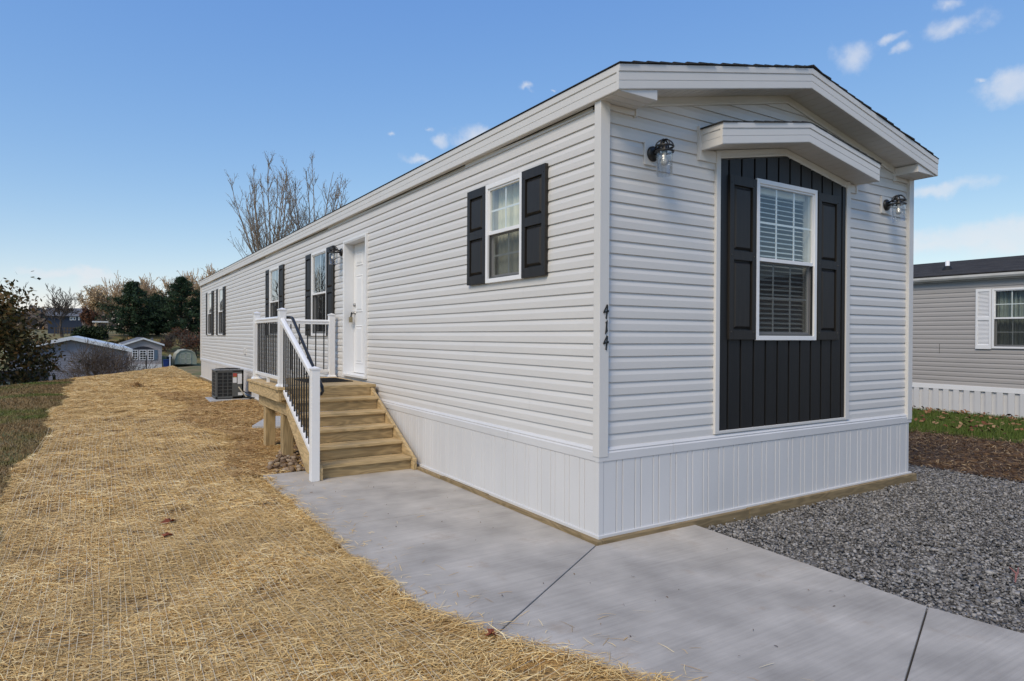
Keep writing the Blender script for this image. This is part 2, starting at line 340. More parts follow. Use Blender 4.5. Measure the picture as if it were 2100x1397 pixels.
# concrete walk: slabs cast one by one with open joints
def concrete_mat():
    m = mat('concrete', (.52, .478, .425), .85, (.305, .28, .25), scale=2.1, detail=12, contrast=1.0)
    n, l = m.node_tree.nodes, m.node_tree.links; b = n['Principled BSDF']
    col = b.inputs['Base Color'].links[0].from_socket
    g = n.new('ShaderNodeNewGeometry')
    # broom streaks across the walk
    mp = n.new('ShaderNodeMapping'); mp.inputs['Rotation'].default_value = (0, 0, rad(-8)); mp.inputs['Scale'].default_value = (.9, 26, 1); l.new(g.outputs['Position'], mp.inputs[0])
    t = n.new('ShaderNodeTexNoise'); t.inputs['Scale'].default_value = 1.6; t.inputs['Detail'].default_value = 7; t.inputs['Roughness'].default_value = .7; l.new(mp.outputs[0], t.inputs['Vector'])
    r = n.new('ShaderNodeMapRange'); r.inputs['From Min'].default_value = .3; r.inputs['From Max'].default_value = .7; r.inputs['To Min'].default_value = .88; r.inputs['To Max'].default_value = 1.09; l.new(t.outputs[0], r.inputs[0])
    s = n.new('ShaderNodeVectorMath'); s.operation = 'SCALE'; l.new(col, s.inputs[0]); l.new(r.outputs[0], s.inputs['Scale'])
    # rust-brown mud stains
    t2 = n.new('ShaderNodeTexNoise'); t2.inputs['Scale'].default_value = 2.3; t2.inputs['Detail'].default_value = 9; t2.inputs['Roughness'].default_value = .72; l.new(g.outputs['Position'], t2.inputs['Vector'])
    r2 = n.new('ShaderNodeMapRange'); r2.inputs['From Min'].default_value = .57; r2.inputs['From Max'].default_value = .78; r2.inputs['To Max'].default_value = .6; l.new(t2.outputs[0], r2.inputs[0])
    mx = n.new('ShaderNodeMix'); mx.data_type = 'RGBA'; l.new(r2.outputs[0], mx.inputs['Factor']); l.new(s.outputs[0], mx.inputs['A']); mx.inputs['B'].default_value = (.30, .205, .13, 1)
    l.new(mx.outputs['Result'], b.inputs['Base Color'])
    bp = n.new('ShaderNodeBump'); bp.inputs['Strength'].default_value = .35; bp.inputs['Distance'].default_value = .004
    mp3 = n.new('ShaderNodeMapping'); mp3.inputs['Rotation'].default_value = (0, 0, rad(-8)); mp3.inputs['Scale'].default_value = (3, 110, 1); l.new(g.outputs['Position'], mp3.inputs[0])
    t3 = n.new('ShaderNodeTexNoise'); t3.inputs['Scale'].default_value = 1.5; t3.inputs['Detail'].default_value = 4; l.new(mp3.outputs[0], t3.inputs['Vector'])
    l.new(t3.outputs[0], bp.inputs['Height']); l.new(bp.outputs[0], b.inputs['Normal'])
concrete_mat()
ZC = .02
walk = bpy.data.objects.new('walkway', None); COL.objects.link(walk); ROOT[walk.name] = np.zeros(3)
tag(walk, 'pale broom finished concrete walk bending round the house corner', kind='structure')
def slab(poly):
    mb = MB(); mb.prism([(x, y, -.12) for x, y in poly], (0, 0, .12+ZC)); return mb.build('slab', 'concrete', walk, bevel=.006)
slab([(-.03, 3.86), (-1.70, 3.86), (-1.715, 1.459), (-.03, 1.459)])
slab([(-.03, 1.451), (-1.715, 1.451), (-1.725, .4), (-1.70, -.45), (-1.60, -.74), (-1.494, -.929), (-.095, -.063), (-.03, -.03)])
slab([(-.088, -.069), (-1.489, -.936), (-1.14, -1.71), (-.80, -2.30), (-.62, -2.52), (.872, -1.966), (.985, -.3), (.998, -.03), (-.03, -.03)])
slab([(-.617, -2.528), (.20, -3.8), (1.0, -5.2), (2.4, -5.4), (1.05, -3.2), (.873, -1.975)])

# ---- straw erosion blanket
def xb(y):      # right border of the straw towards the walk and the house
    y = np.asarray(y, float)
    return np.interp(y, [-9, -5.2, -3.8, -2.5, -2.3, -1.71, -.93, -.45, .4, 3.86, 3.9, 4.4, 40],
                     [1.4, .75, .12, -.66, -.84, -1.17, -1.52, -1.70, -1.725, -1.70, -1.60, -.03, -.03])
def xl(y):
    y = np.asarray(y, float)
    return -4.02+.10*np.sin(y*.9)+.05*np.sin(y*2.7+1)
def straw_h(x, y):
    edge = .045*np.exp(-np.maximum(xb(y)-x, 0)/.22)*smooth01((.6-y)/1.2)+.012*np.exp(-np.maximum(xb(y)-x, 0)/.3)
    return hterr(x, y)+.045+edge+.018*np.sin(x*3.1+y*1.3)*np.sin(y*2.2)+.012*np.sin(x*7+2)*np.sin(y*5.1)
mat('straw_base', (.66, .41, .15), .95, (.18, .112, .045), scale=30, stretch=(1, 1.7, 1), detail=8, contrast=1.5, bump=.9, bscale=60, bdist=.02)  # second, dark tone paints shadow into the gaps between strands
yy = np.concatenate([np.arange(-8, 6, .15), np.arange(6, 36, .5)]); uu = np.linspace(0, 1, 26)
SX = xl(yy)[:, None]*(1-uu)[None]+xb(yy)[:, None]*uu[None]; SY = np.repeat(yy[:, None], 26, 1)
SZ = straw_h(SX, SY)-.012
idx = np.arange(SX.size).reshape(SX.shape); F = np.stack([idx[:-1, :-1], idx[:-1, 1:], idx[1:, 1:], idx[1:, :-1]], -1).reshape(-1, 4)
tag(npobj('straw_blanket', np.stack([SX, SY, SZ], -1).reshape(-1, 3), F, 'straw_base', smooth=True), 'straw erosion blanket laid over the seeded yard', kind='structure')
def ribbons(P, yaw, L, W, tilt, lift, bend, seed):
    """flat two-segment ribbons centred at P"""
    r = np.random.default_rng(seed); n = len(P)
    d = np.stack([np.cos(yaw)*np.cos(tilt), np.sin(yaw)*np.cos(tilt), np.sin(tilt)], 1)
    s = np.stack([-np.sin(yaw), np.cos(yaw), r.normal(0, .35, n)], 1); s /= np.linalg.norm(s, axis=1)[:, None]
    a = P-d*(L/2)[:, None]; c = P+d*(L/2)[:, None]; b = P.copy(); b[:, 2] += bend
    b += s*(r.normal(0, .03, n)*L)[:, None]
    w = s*(W/2)[:, None]
    V = np.stack([a-w*.7, a+w*.7, b-w, b+w, c-w*.5, c+w*.5], 1).reshape(-1, 3); V[:, 2] += np.repeat(lift, 6)
    k = np.arange(n)[:, None]*6
    F = np.concatenate([k+np.array([0, 1, 3, 2]), k+np.array([2, 3, 5, 4])], 1).reshape(-1, 4)
    return V, F, np.repeat(r.random(n), 2)
def scatter_straw(n, y0, y1, Lr, Wr, seed, over=.05, loose=False):
    r = np.random.default_rng(seed)
    y = r.uniform(y0, y1, n); t = r.random(n)
    lo, hi = xl(y), xb(y)+over*r.random(n)**2
    if loose: lo = np.maximum(lo, -1.75+.25*np.sin(y*1.1))
    x = lo+(hi-lo)*t
    keep = ~((x > -.05) & (y > 0)) & ~((x > -1.72) & (y < 3.9) & (y > 0) & (r.random(n) > .0) & (x > xb(y)+.05))
    if loose: keep &= ~((x > -1.25) & (x < -.1) & (y > 4.0) & (y < 5.9) & (r.random(n) > .25))
    # thin patches where the soil shows
    patch = np.sin(x*5.2+1.7*np.sin(y*2.3))*np.sin(y*6.1+1.3*np.sin(x*3.7))
    keep &= ~((patch > .55) & (r.random(n) > .22))
    x, y = x[keep], y[keep]; n = len(x)
    P = np.stack([x, y, straw_h(x, y)], 1)
    onc = (x > xb(y)-.0) & (y < 4); P[:, 2] = np.where(onc, np.maximum(P[:, 2], ZC+.002), P[:, 2])
    yaw = np.where(r.random(n) < .3, r.normal(rad(-25), .6, n), r.uniform(0, math.pi, n))
    return ribbons(P, yaw, r.uniform(*Lr, n), r.uniform(*Wr, n), r.normal(0, .10, n), np.abs(r.normal(0, .009, n)), r.normal(.004, .006, n), seed+1)
mat_rnd('straw', [(.34, .175, .045), (.62, .375, .12), (.80, .535, .20), (.91, .69, .33), (.95, .81, .49)], .7, patch=[(.44, .28, .10), (.84, .60, .27)], patch_scale=1.1)
mat_rnd('straw_loose', [(.24, .125, .045), (.40, .23, .09), (.52, .33, .14), (.66, .47, .23)], .75)
parts = [scatter_straw(112000, -3.4, 2.6, (.05, .16), (.0024, .0046), 21), scatter_straw(60000, 2.6, 8, (.06, .18), (.004, .007), 31),
         scatter_straw(85000, 8, 17, (.07, .18), (.005, .008), 41), scatter_straw(80000, 17, 34, (.09, .22), (.007, .012), 51)]
off = 0; Vs, Fs, Rs = [], [], []
for V, F, R in parts: Vs.append(V); Fs.append(F+off); Rs.append(R); off += len(V)
tag(npobj('straw', np.concatenate(Vs), np.concatenate(Fs), 'straw', np.concatenate(Rs), 'stuff'), 'golden straw strands matted over the yard beside the house')
parts = [scatter_straw(30000, 4.0, 9, (.06, .2), (.004, .0075), 61, loose=True), scatter_straw(24000, 9, 16.5, (.1, .22), (.007, .011), 71, loose=True)]
off = 0; Vs, Fs, Rs = [], [], []
for V, F, R in parts: V[:, 2] += .006; Vs.append(V); Fs.append(F+off); Rs.append(R); off += len(V)
tag(npobj('loose_straw', np.concatenate(Vs), np.concatenate(Fs), 'straw_loose', np.concatenate(Rs), 'stuff'), 'loose rusty brown straw around the porch posts and condenser')
# blanket netting: thin pale threads
Vn, Fn = [], []
k = 0
for i, x0 in enumerate(np.arange(-3.98, -1.75, .046)):
    ph = random.uniform(0, 6); yk = np.arange(-3.2, 11, .12)
    if x0 > -1.8: continue
    x = x0+.012*np.sin(yk*2.2+ph)+.02*np.sin(yk*.7+i*.05); keep = x < xb(yk)-.03
    z = straw_h(x, yk)+.019+.004*np.sin(yk*9+ph)
    w = np.where(yk < 3, .0011, .0015)
    for j in range(len(yk)-1):
        if not (keep[j] and keep[j+1]): continue
        Vn += [(x[j]-w[j], yk[j], z[j]), (x[j]+w[j], yk[j], z[j]), (x[j+1]+w[j], yk[j+1], z[j+1]), (x[j+1]-w[j], yk[j+1], z[j+1])]; Fn.append((k, k+1, k+2, k+3)); k += 4
for y0 in np.arange(-3.0, 6, .05):
    xk = np.arange(-3.98, -1.2, .12); y = y0+.02*np.sin(xk*3+y0); z = straw_h(xk, y)+.015+.004*np.sin(xk*11+y0)
    for j in range(len(xk)-1):
        if xk[j+1] > xb(y[j])-.04: break
        Vn += [(xk[j], y[j]-.001, z[j]), (xk[j+1], y[j+1]-.001, z[j+1]), (xk[j+1], y[j+1]+.001, z[j+1]), (xk[j], y[j]+.001, z[j])]; Fn.append((k, k+1, k+2, k+3)); k += 4
mat('net', (.78, .68, .48), .7)
tag(npobj('blanket_netting', Vn, Fn, 'net', kind='stuff'), 'thin pale netting threads holding the straw down')

# ---- gravel bed, soil strip, lawn
def sheet(name, poly, z, material, label):
    mb = MB(); mb.add([(x, y, z) for x, y in poly], [tuple(range(len(poly)))]); o = mb.build(name, material, fix=False); return tag(o, label, kind='structure')
mat('gravel_base', (.20, .19, .18), .95, (.07, .066, .062), scale=45, bump=.8, bscale=60)
mat('soil', (.12, .07, .038), .95, (.05, .03, .018), scale=14, detail=9, contrast=1.4, bump=1, bscale=22, bdist=.04)
mat('lawn_base', (.055, .075, .018), .95, (.03, .035, .012), scale=6, detail=6)
sheet('gravel_bed', [(.93, -.03), (.84, -2.0), (1.0, -3.2), (2.35, -5.4), (5.6, -5.4), (5.62, -.5), (5.66, .6), (5.6, 9), (4.63, 9), (4.63, -.03)], -.050, 'gravel_base', 'crushed grey stone bed along the end of the house')
sheet('soil_strip', [(5.62, -8), (8.9, -8), (8.85, .3), (8.95, 2.2), (8.8, 9), (8.8, 16), (5.62, 16)], -.028, 'soil', 'dark bare soil strip between gravel and lawn')
sheet('lawn', [(8.3, -12), (12.75, -12), (12.75, 20), (8.3, 20)], -.04, 'lawn_base', 'green lawn strip along the grey neighbouring house')
# stones
def ico():
    bm = bmesh.new(); bmesh.ops.create_icosphere(bm, subdivisions=1, radius=1); v = np.array([q.co[:] for q in bm.verts]); f = np.array([[q.index for q in p.verts] for p in bm.faces]); bm.free(); return v, f
IV, IF = ico()
CV = np.array([(x, y, z) for x in (-.75, .75) for y in (-.75, .75) for z in (-.75, .75)], float)
CFc = np.array([(0, 1, 3), (0, 3, 2), (4, 6, 7), (4, 7, 5), (0, 4, 5), (0, 5, 1), (2, 3, 7), (2, 7, 6), (0, 2, 6), (0, 6, 4), (1, 5, 7), (1, 7, 3)])
def stones(P, size, seed, flat=.6, chip=False):
    r = np.random.default_rng(seed); n = len(P); BV, BF = (CV, CFc) if chip else (IV, IF); nv = len(BV)
    V = (BV[None]*(1+r.normal(0, .17, (n, nv, 1)))+(r.normal(0, .22, (n, nv, 3)) if chip else 0))*np.stack([size*r.uniform(.7, 1.25, n), size*r.uniform(.6, 1., n), size*flat*r.uniform(.6, 1.2, n)], 1)[:, None]
    a = r.uniform(0, 6.28, n); t = r.normal(0, .5, n)
    ca, sa, ct, st = np.cos(a)[:, None], np.sin(a)[:, None], np.cos(t)[:, None], np.sin(t)[:, None]
    x, y, z = V[..., 0], V[..., 1], V[..., 2]
    y, z = y*ct-z*st, y*st+z*ct; x, y = x*ca-y*sa, x*sa+y*ca
    V = np.stack([x, y, z], -1)+P[:, None]
    F = (BF[None]+(np.arange(n)*nv)[:, None, None]).reshape(-1, 3)
    return V.reshape(-1, 3), F, np.repeat(r.random(n), len(BF))
r = np.random.default_rng(5)
n = 100000
gx, gy = r.uniform(.85, 5.75, n), r.uniform(-3.6, 3.6, n)
edge_l = np.interp(gy, [-3.6, -2, -.05, 4], [1.25, .885, 1.01, 1.01])+r.normal(0, .012, n)
keep = (gx > edge_l) & ~((gx < 4.66) & (gy > -.065)) & (gx < 5.64+.06*np.sin(gy*5)+r.normal(0, .05, n)) & ((gx-.9)*.35-3.1 < gy+1.1)
gx, gy = gx[keep], gy[keep]; n = len(gx)
P = np.stack([gx, gy, -.042+.012*np.sin(gx*4)*np.sin(gy*5)+np.abs(r.normal(0, .010, n))], 1)
mat_rnd('stone', [(.09, .085, .081), (.155, .147, .140), (.22, .209, .20), (.28, .267, .255), (.40, .382, .365)], .85)
V, F, R = stones(P, r.uniform(.005, .0135, n)*np.where(r.random(n) < .16, 1.5, 1), 9, .7, True)
tag(npobj('gravel', V, F, 'stone', R, 'stuff'), 'loose crushed grey stone beside the walk')
# river rock under the porch
n = 620; x, y = r.uniform(-1.62, -.1, n), r.uniform(3.9, 5.7, n); k = x > -1.62+.6*((y-3.9)/1.8)**1.5+.1*r.random(n); x, y = x[k], y[k]
P = np.stack([x, y, -.015+r.uniform(0, .05, len(x))], 1)
mat_rnd('river_rock', [(.12, .075, .045), (.21, .145, .095), (.30, .215, .145), (.36, .29, .22)], .8)
V, F, R = stones(P, r.uniform(.026, .05, len(x)), 10, .7)
tag(npobj('river_rock', V, F, 'river_rock', R, 'stuff', smooth=True), 'brown river rock heaped under the porch posts')
# grass blades and chips
def blades(P, L, W, seed, lean=.5):
    r = np.random.default_rng(seed); n = len(P); a = r.uniform(0, 6.28, n)
    d = np.stack([np.cos(a)*lean*r.random(n), np.sin(a)*lean*r.random(n), np.ones(n)], 1)*L[:, None]
    b = a+r.uniform(0, 3.14, n); w = np.stack([np.cos(b), np.sin(b), np.zeros(n)], 1)*(W/2)[:, None]
    V = np.stack([P-w, P+w, P+d], 1).reshape(-1, 3); return V, np.arange(3*n).reshape(-1, 3), r.random(n)
mat_rnd('grass_green', [(.04, .07, .010), (.075, .12, .018), (.115, .16, .03), (.18, .20, .07)], .7)
n = 60000; x, y = r.uniform(8.5, 12.6, n), r.uniform(-2, 8, n); k = x > 8.75+.18*np.sin(y*2.1)+.1*np.sin(y*5)+r.exponential(.1, n)-.05; x, y = x[k], y[k]
V, F, R = blades(np.stack([x, y, np.full(len(x), -.04)], 1), r.uniform(.05, .11, len(x)), r.uniform(.008, .014, len(x)), 12)
tag(npobj('lawn_grass', V, F, 'grass_green', R, 'stuff'), 'short green grass beside the grey neighbouring house')
mat_rnd('bank_grass', [(.14, .085, .036), (.21, .135, .06), (.28, .19, .09), (.36, .26, .14)], .85, patch=[(.06, .095, .015), (.14, .18, .04)], patch_scale=.5, patch_rng=(.50, .62))
n = 100000; y = -4+36*r.random(n)**1.25; x = xl(y)-r.exponential(1.9, n)+.12; k = x > -13; x, y = x[k], y[k]
zz = hterr(x, y)
V, F, R = blades(np.stack([x, y, zz], 1), r.uniform(.025, .065, len(x)), np.interp(y, [-4, 3, 30], [.008, .009, .03])*r.uniform(.7, 1.3, len(x)), 13, 1.6)
tag(npobj('bank_grass', V, F, 'bank_grass', R, 'stuff'), 'withered brown and green grass left of the straw')
# chips and straw bits on the soil
n = 15000; x, y = r.uniform(5.55, 9.1, n), r.uniform(-1.8, 6, n)
V, F, R = ribbons(np.stack([x, y, np.full(n, -.018)], 1), r.uniform(0, 3.14, n), r.uniform(.03, .12, n), r.uniform(.005, .014, n), r.normal(0, .25, n), np.abs(r.normal(0, .014, n)), r.normal(.003, .006, n), 15)
mat_rnd('chips', [(.055, .03, .017), (.10, .058, .031), (.15, .09, .047), (.24, .155, .08), (.42, .31, .18)], .9)
tag(npobj('mulch', V, F, 'chips', R, 'stuff'), 'dark mulch and straw bits on the bare soil')
n = 2600; x, y = r.uniform(5.7, 8.9, n), r.uniform(-1.8, 6, n)
V, F, R = stones(np.stack([x, y, np.full(n, -.03)], 1), r.uniform(.02, .055, n), 16, .6)
tag(npobj('soil_clods', V, F, 'chips', R*.55, 'stuff'), 'dark clods of bare soil between gravel and lawn')
# fallen leaves
def leaf_mesh(seed, size):
    r = random.Random(seed); pts = []
    for i in range(16):
        a = 2*math.pi*i/16; rad_ = (1 if i % 2 == 0 else .5)*r.uniform(.75, 1.1)*(1.15 if i == 4 else 1)
        pts.append((math.cos(a)*rad_*size, math.sin(a)*rad_*size*.8, .25*size*math.cos(2*a+seed)+r.uniform(0, .12)*size))
    mb = MB(); mb.add([(0, 0, 0)]+pts, [(0, 1+i, 1+(i+1) % 16) for i in range(16)]); return mb
mat('leaf_red', (.26, .06, .022), .7, (.13, .035, .015), scale=40)
for i, (px_, py_, sz, lb) in enumerate([(349, 1057, .075, 'large dark red oak leaf lying on the straw'), (344, 1087, .06, 'curled red leaf on straw just below the large leaf'),
                                       (1008, 1298, .05, 'red leaf at the walk joint beside the straw edge')]):
    p = PZ(px_, py_, .05); mb = leaf_mesh(i+2, sz); mb.t = np.array([p[0], p[1], straw_h(p[0], p[1])+.028]); o = mb.build('fallen_leaf', 'leaf_red', fix=False, origin=mb.t); tag(o, lb, 'leaf', 'single leaves fallen on the yard')
    if i == 2: o.location.z = .045
n = 420; x = np.concatenate([r.uniform(9.2, 12.5, 330), r.uniform(11.6, 12.5, 90)]); y = np.concatenate([r.uniform(0, 6, 330), r.uniform(1, 6, 90)])
V, F, R = ribbons(np.stack([x, y, np.full(n, .045)], 1), r.uniform(0, 3.14, n), r.uniform(.05, .1, n), r.uniform(.04, .07, n), r.normal(0, .4, n), np.abs(r.normal(0, .01, n)), r.normal(.01, .01, n), 18)
mat_rnd('dead_leaves', [(.12, .035, .018), (.22, .10, .045), (.36, .23, .12)], .8)
tag(npobj('fallen_leaves', V, F, 'dead_leaves', R, 'stuff'), 'scattered brown leaves on the green lawn')
n = 70; x, y = r.uniform(-1.6, .8, n), r.uniform(-2.2, 3.2, n); k = (x > xb(y)+.1) & ~((x > -.1) & (y > -.1)); x, y = x[k], y[k]; n = len(x)
V, F, R = ribbons(np.stack([x, y, np.full(n, ZC+.004)], 1), r.uniform(0, 3.14, n), r.uniform(.006, .03, n), r.uniform(.003, .008, n), r.normal(0, .1, n), np.abs(r.normal(0, .002, n)), r.normal(.003, .003, n), 19)
mat_rnd('bits', [(.05, .03, .02), (.12, .07, .04), (.3, .2, .1)], .9)
tag(npobj('debris', V, F, 'bits', R, 'stuff'), 'small leaf and straw bits scattered on the concrete walk')
mb = MB(); p = PZ(2088, 1186, .03)
mb.tube([p+(-.10, -.02, .0), p+(-.03, 0, .03), p+(.05, .02, .015), p+(.14, .05, .03)], [.004, .007, .006, .003], 5); mb.tube([p+(0, .005, .025), p+(.03, .06, .05)], [.006, .003], 5)
mat('root', (.30, .13, .11), .7)
tag(mb.build('twig', 'root', origin=p), 'short reddish root lying on the grey gravel', 'twig')

# ================================================================== THE MOBILE HOME
HW, HL = 4.6, 23.05
ZS, EXPO, ZE = .746, .1016, 3.43          # siding start, exposure, soffit level
SL = .209                                # roof slope
home = thing('mobile_home', (HW/2, HL/2, 0), 'long off white vinyl sided mobile home with charcoal window bay, numbered 414', 'mobile home')
A_END = ([[1, 0, 0], [0, 1, 0], [0, 0, 1]], (0, 0, 0))                 # local (u, inward, z)
A_LONG = ([[0, 1, 0], [-1, 0, 0], [0, 0, 1]], (0, HL, 0))             # u runs from the far end to the near corner
A_RIGHT = ([[0, -1, 0], [1, 0, 0], [0, 0, 1]], (HW, 0, 0))
A_BACK = ([[-1, 0, 0], [0, -1, 0], [0, 0, 1]], (HW, HL, 0))
PROF = [(0., .0), (0., .054), (.013, .0985), (.0145, .1096)]          # (inward, up) of one dutch-lap course
def prof_clip(z0, z1):
    def dz(z):
        for (d0, a), (d1, b) in zip(PROF, PROF[1:]):
            if a <= z <= b: return d0+(d1-d0)*(z-a)/(b-a)
        return PROF[-1][0]
    return [(dz(z0), z0)]+[(d, z) for d, z in PROF if z0 < z < z1]+[(dz(z1), z1)]
def course(mb, u0, u1, zb, z0=0., z1=.1096, clip=None):
    pr = prof_clip(z0, z1); pts = []
    if z0 == 0: pr = [(.0165, 0)]+pr
    for d, z in pr:
        a, b = u0, u1
        if clip: c0, c1 = clip(zb+z); a, b = max(u0, c0), min(u1, c1); b = max(a, b)
        pts += [(a, d, zb+z), (b, d, zb+z)]
    mb.add(pts, [(2*i, 2*i+1, 2*i+3, 2*i+2) for i in range(len(pr)-1)])
def siding(wall, T, u0, u1, zs, n, openings, material, clip=None, joined=False, expo=EXPO, lap=0):
    allmb = MB(*T)
    for i in range(n):
        zb = zs+i*expo; segs = []
        def put(*args):
            mb = allmb if joined else MB(*T); course(mb, *args)
            if not joined: segs.append(mb)
        cuts = [o for o in openings if o[2] < zb+.1096 and o[3] > zb and o[1] > u0 and o[0] < u1]
        laps = [] if not lap else [q for q in np.arange(u0+.6+((i//2)*1.93) % lap, u1-.3, lap) if not any(o[0]-.02 < q < o[1]+.02 for o in cuts)]
        edges = sorted({u0, u1, *laps, *[min(max(e, u0), u1) for o in cuts for e in o[:2]]})
        for a, b in zip(edges, edges[1:]):
            m = (a+b)/2; o = [c for c in cuts if c[0] < m < c[1]]
            if b in laps: b = b-.0016
            if not o: put(a, b, zb, 0., .1096, clip)
            else:
                o = o[0]
                if o[2] > zb+.004: put(a, b, zb, 0, o[2]-zb, clip)
                if o[3] < zb+.1: put(a, b, zb, max(o[3]-zb, 0.001), .1096, clip)
        for mb in segs: mb.build('siding_board', material, wall, fix=False)
    if joined: allmb.build('siding', material, wall, fix=False)
def sheathing(T, u0, u1, z0, z1, openings, depth=.019):
    mb = MB(*T); us = sorted({u0, u1, *[e for o in openings for e in o[:2]]}); zs = sorted({z0, z1, *[e for o in openings for e in o[2:]]})
    us = [u for u in us if u0 <= u <= u1]; zs = [z for z in zs if z0 <= z <= z1]
    for a, b in zip(us, us[1:]):
        for c, d in zip(zs, zs[1:]):
            m, q = (a+b)/2, (c+d)/2
            if any(o[0] < m < o[1] and o[2] < q < o[3] for o in openings): continue
            mb.box(a, b, depth, depth+.09, c, d)
    return mb
# windows on the long side: (y0, y1, z0, z1), and the door
WL = [(1.075, 1.735, 2.135, 3.105), (7.09, 8.025, 1.60, 3.085), (10.51, 11.44, 1.60, 3.085), (17.905, 18.84, 1.60, 3.085), (20.29, 21.21, 1.60, 3.085)]
DOOR = (5.175, 6.212, .985, 3.09)
WE = (1.84, 2.775, 1.585, 3.08)
PAN = (1.345, 3.31, .778, 3.18, 3.352)      # charcoal bay: x0 x1 z0 z-eave z-apex
inset = lambda y0, y1, z0, z1, e: (HL-y1+e, HL-y0-e, z0+e, z1-e)
op_long = [inset(*w, .03) for w in WL]+[inset(*DOOR, .02)]
w1 = sheathing(A_LONG, .13, HL-.13, ZS, ZE, op_long).build('wall', 'vinyl', home)
siding(w1, A_LONG, .02, HL-.025, ZS, 27, op_long, 'vinyl', lap=4.88, clip=lambda z: (.02, HL-.025) if z < ZE+.006 else (1, 1))
op_end = [(PAN[0]-.01, PAN[1]+.01, PAN[2]-.01, 3.37)]
w2 = sheathing(A_END, .03, HW-.03, ZS, ZE, [(WE[0]+.03, WE[1]-.03, WE[2]+.03, WE[3]-.03)], .022)
w2.prism([(.03, .022, ZE), (HW-.03, .022, ZE), (HW/2, .022, ZE+SL*HW/2-.01)], (0, .08, 0)); w2 = w2.build('wall', 'vinyl', home)
def gclip(z):
    if z <= ZE+.02: return (.04, HW-.04)
    e = (z-ZE-.02)/SL; return (.04+e, HW-.04-e)
siding(w2, A_END, .04, HW-.04, ZS, 31, op_end, 'vinyl', clip=gclip)
w3 = sheathing(A_RIGHT, .13, HL-.13, ZS, ZE, []).build('wall', 'vinyl', home); siding(w3, A_RIGHT, .04, HL-.04, ZS, 26, [], 'vinyl')
w4 = sheathing(A_BACK, .03, HW-.03, ZS, ZE, []); w4.prism([(.03, .03, ZE), (HW-.03, .03, ZE), (HW/2, .03, ZE+SL*HW/2-.01)], (0, .08, 0)); w4 = w4.build('wall', 'vinyl', home); siding(w4, A_BACK, .04, HW-.04, ZS, 31, [], 'vinyl', clip=gclip)
mb = MB(); mb.box(.1, HW-.1, .12, HL-.1, ZS, ZS+.05); mb.build('floor', 'interior_floor', home)
mb = MB(); mb.box(.11, HW-.11, .12, HL-.1, ZE-.05, ZE-.02); mb.build('ceiling', 'interior', home)
for yp in (4.0, 9.2, 14.0):
    mb = MB(); mb.box(.12, HW-.12, yp, yp+.1, ZS+.05, ZE-.05); mb.build('partition', 'interior', home)
# corner boards
def corner_board(x, y, sx, sy):
    mb = MB(); t = .033
    poly = [(-t, -t), (.062, -t), (.062, .018), (.03, .03), (.018, .043), (-t, .043)]
    mb.prism([(x+sx*a, y+sy*b, .678) for a, b in poly], (0, 0, ZE-.678)); mb.build('corner_board', 'trim_vinyl', home, bevel=.003)
corner_board(0, 0, 1, 1); corner_board(HW, 0, -1, 1); corner_board(0, HL, 1, -1); corner_board(HW, HL, -1, -1)

# ---- skirting: trim band, ribbed boards, bottom track, timber
skirt = empty_part('skirting', home)
BAND = [(.03, .0), (.010, .0), (.034, .008), (.036, .070), (.030, .078), (.032, .092), (.014, .108), (-.012, .108), (-.012, 0)]
BAND = [(-.012, 0), (.022, 0), (.0285, .007), (.0285, .068), (.020, .078), (.023, .088), (.008, .108), (-.012, .108)]
def lengths(a, b, step):
    c = list(np.arange(a, b-.3, step))+[b]; return list(zip(c, c[1:]))
for a, b in lengths(-.03, HL, 2.43) if False else [(-.0277, .77+.53), (1.303, 4.95), (4.953, 8.6), (8.603, 12.25), (12.253, 15.9), (15.903, 19.5), (19.503, HL+.03)]:
    mb = MB(); mb.extrude(BAND, (0, a, .638), (0, b, .638), (-1, 0, 0)); mb.build('trim_band', 'skirt', skirt)
for a, b in [(-.0284, .78), (.783, 4.40), (4.403, HW+.027)]:
    mb = MB(); mb.extrude(BAND, (a, 0, .638), (b, 0, .638), (0, -1, 0)); mb.build('trim_band', 'skirt', skirt)
def sk_mesh(w, name):
    mb = MB(); h = .605; e = .0035
    poly = [(0, 0), (0, -.013), (e, -.017), (w-e, -.017), (w, -.013), (w, 0)]
    mb.prism([(x, y, 0) for x, y in poly], (0, 0, h)); me = mb.mesh(name); me.materials.append(MATS['skirt']); return me
me_w, me_n = sk_mesh(.1305, 'skirting_board'), sk_mesh(.0580, 'skirting_rib')
me_wl, me_nl = me_w.copy(), me_n.copy()
for me in (me_wl, me_nl): me.transform(Matrix.Rotation(-math.pi/2, 4, 'Z'))
PIT = .1985; y = .024
while y < HL-.2:
    piece(me_wl, 'skirting_board', skirt, (-.005, y+.1305, .047)); piece(me_nl, 'skirting_rib', skirt, (-.005, y+.1305+.005+.0580, .047)); y += PIT
x = .024
while x < HW-.2:
    piece(me_w, 'skirting_board', skirt, (x, -.005, .047)); piece(me_n, 'skirting_rib', skirt, (x+.1305+.005, -.005, .047)); x += PIT
mb = MB(); mb.box(-.003, .004, -.0, HL, .04, .66); mb.box(.0045, HW, -.003, .003, .04, .66); mb.box(HW-.02, HW+.02, .0, HL, -.05, .66); mb.box(0, HW, HL, HL+.02, -.3, .66)
mb.build('skirting_back', 'skirt', skirt)
mb = MB(); mb.prism([(-.0255, -.0255, .05), (.021, -.0255, .05), (.021, -.010, .05), (-.010, -.010, .05), (-.010, .021, .05), (-.0255, .021, .05)], (0, 0, .587)); mb.build('corner_strip', 'skirt', skirt, bevel=.002)
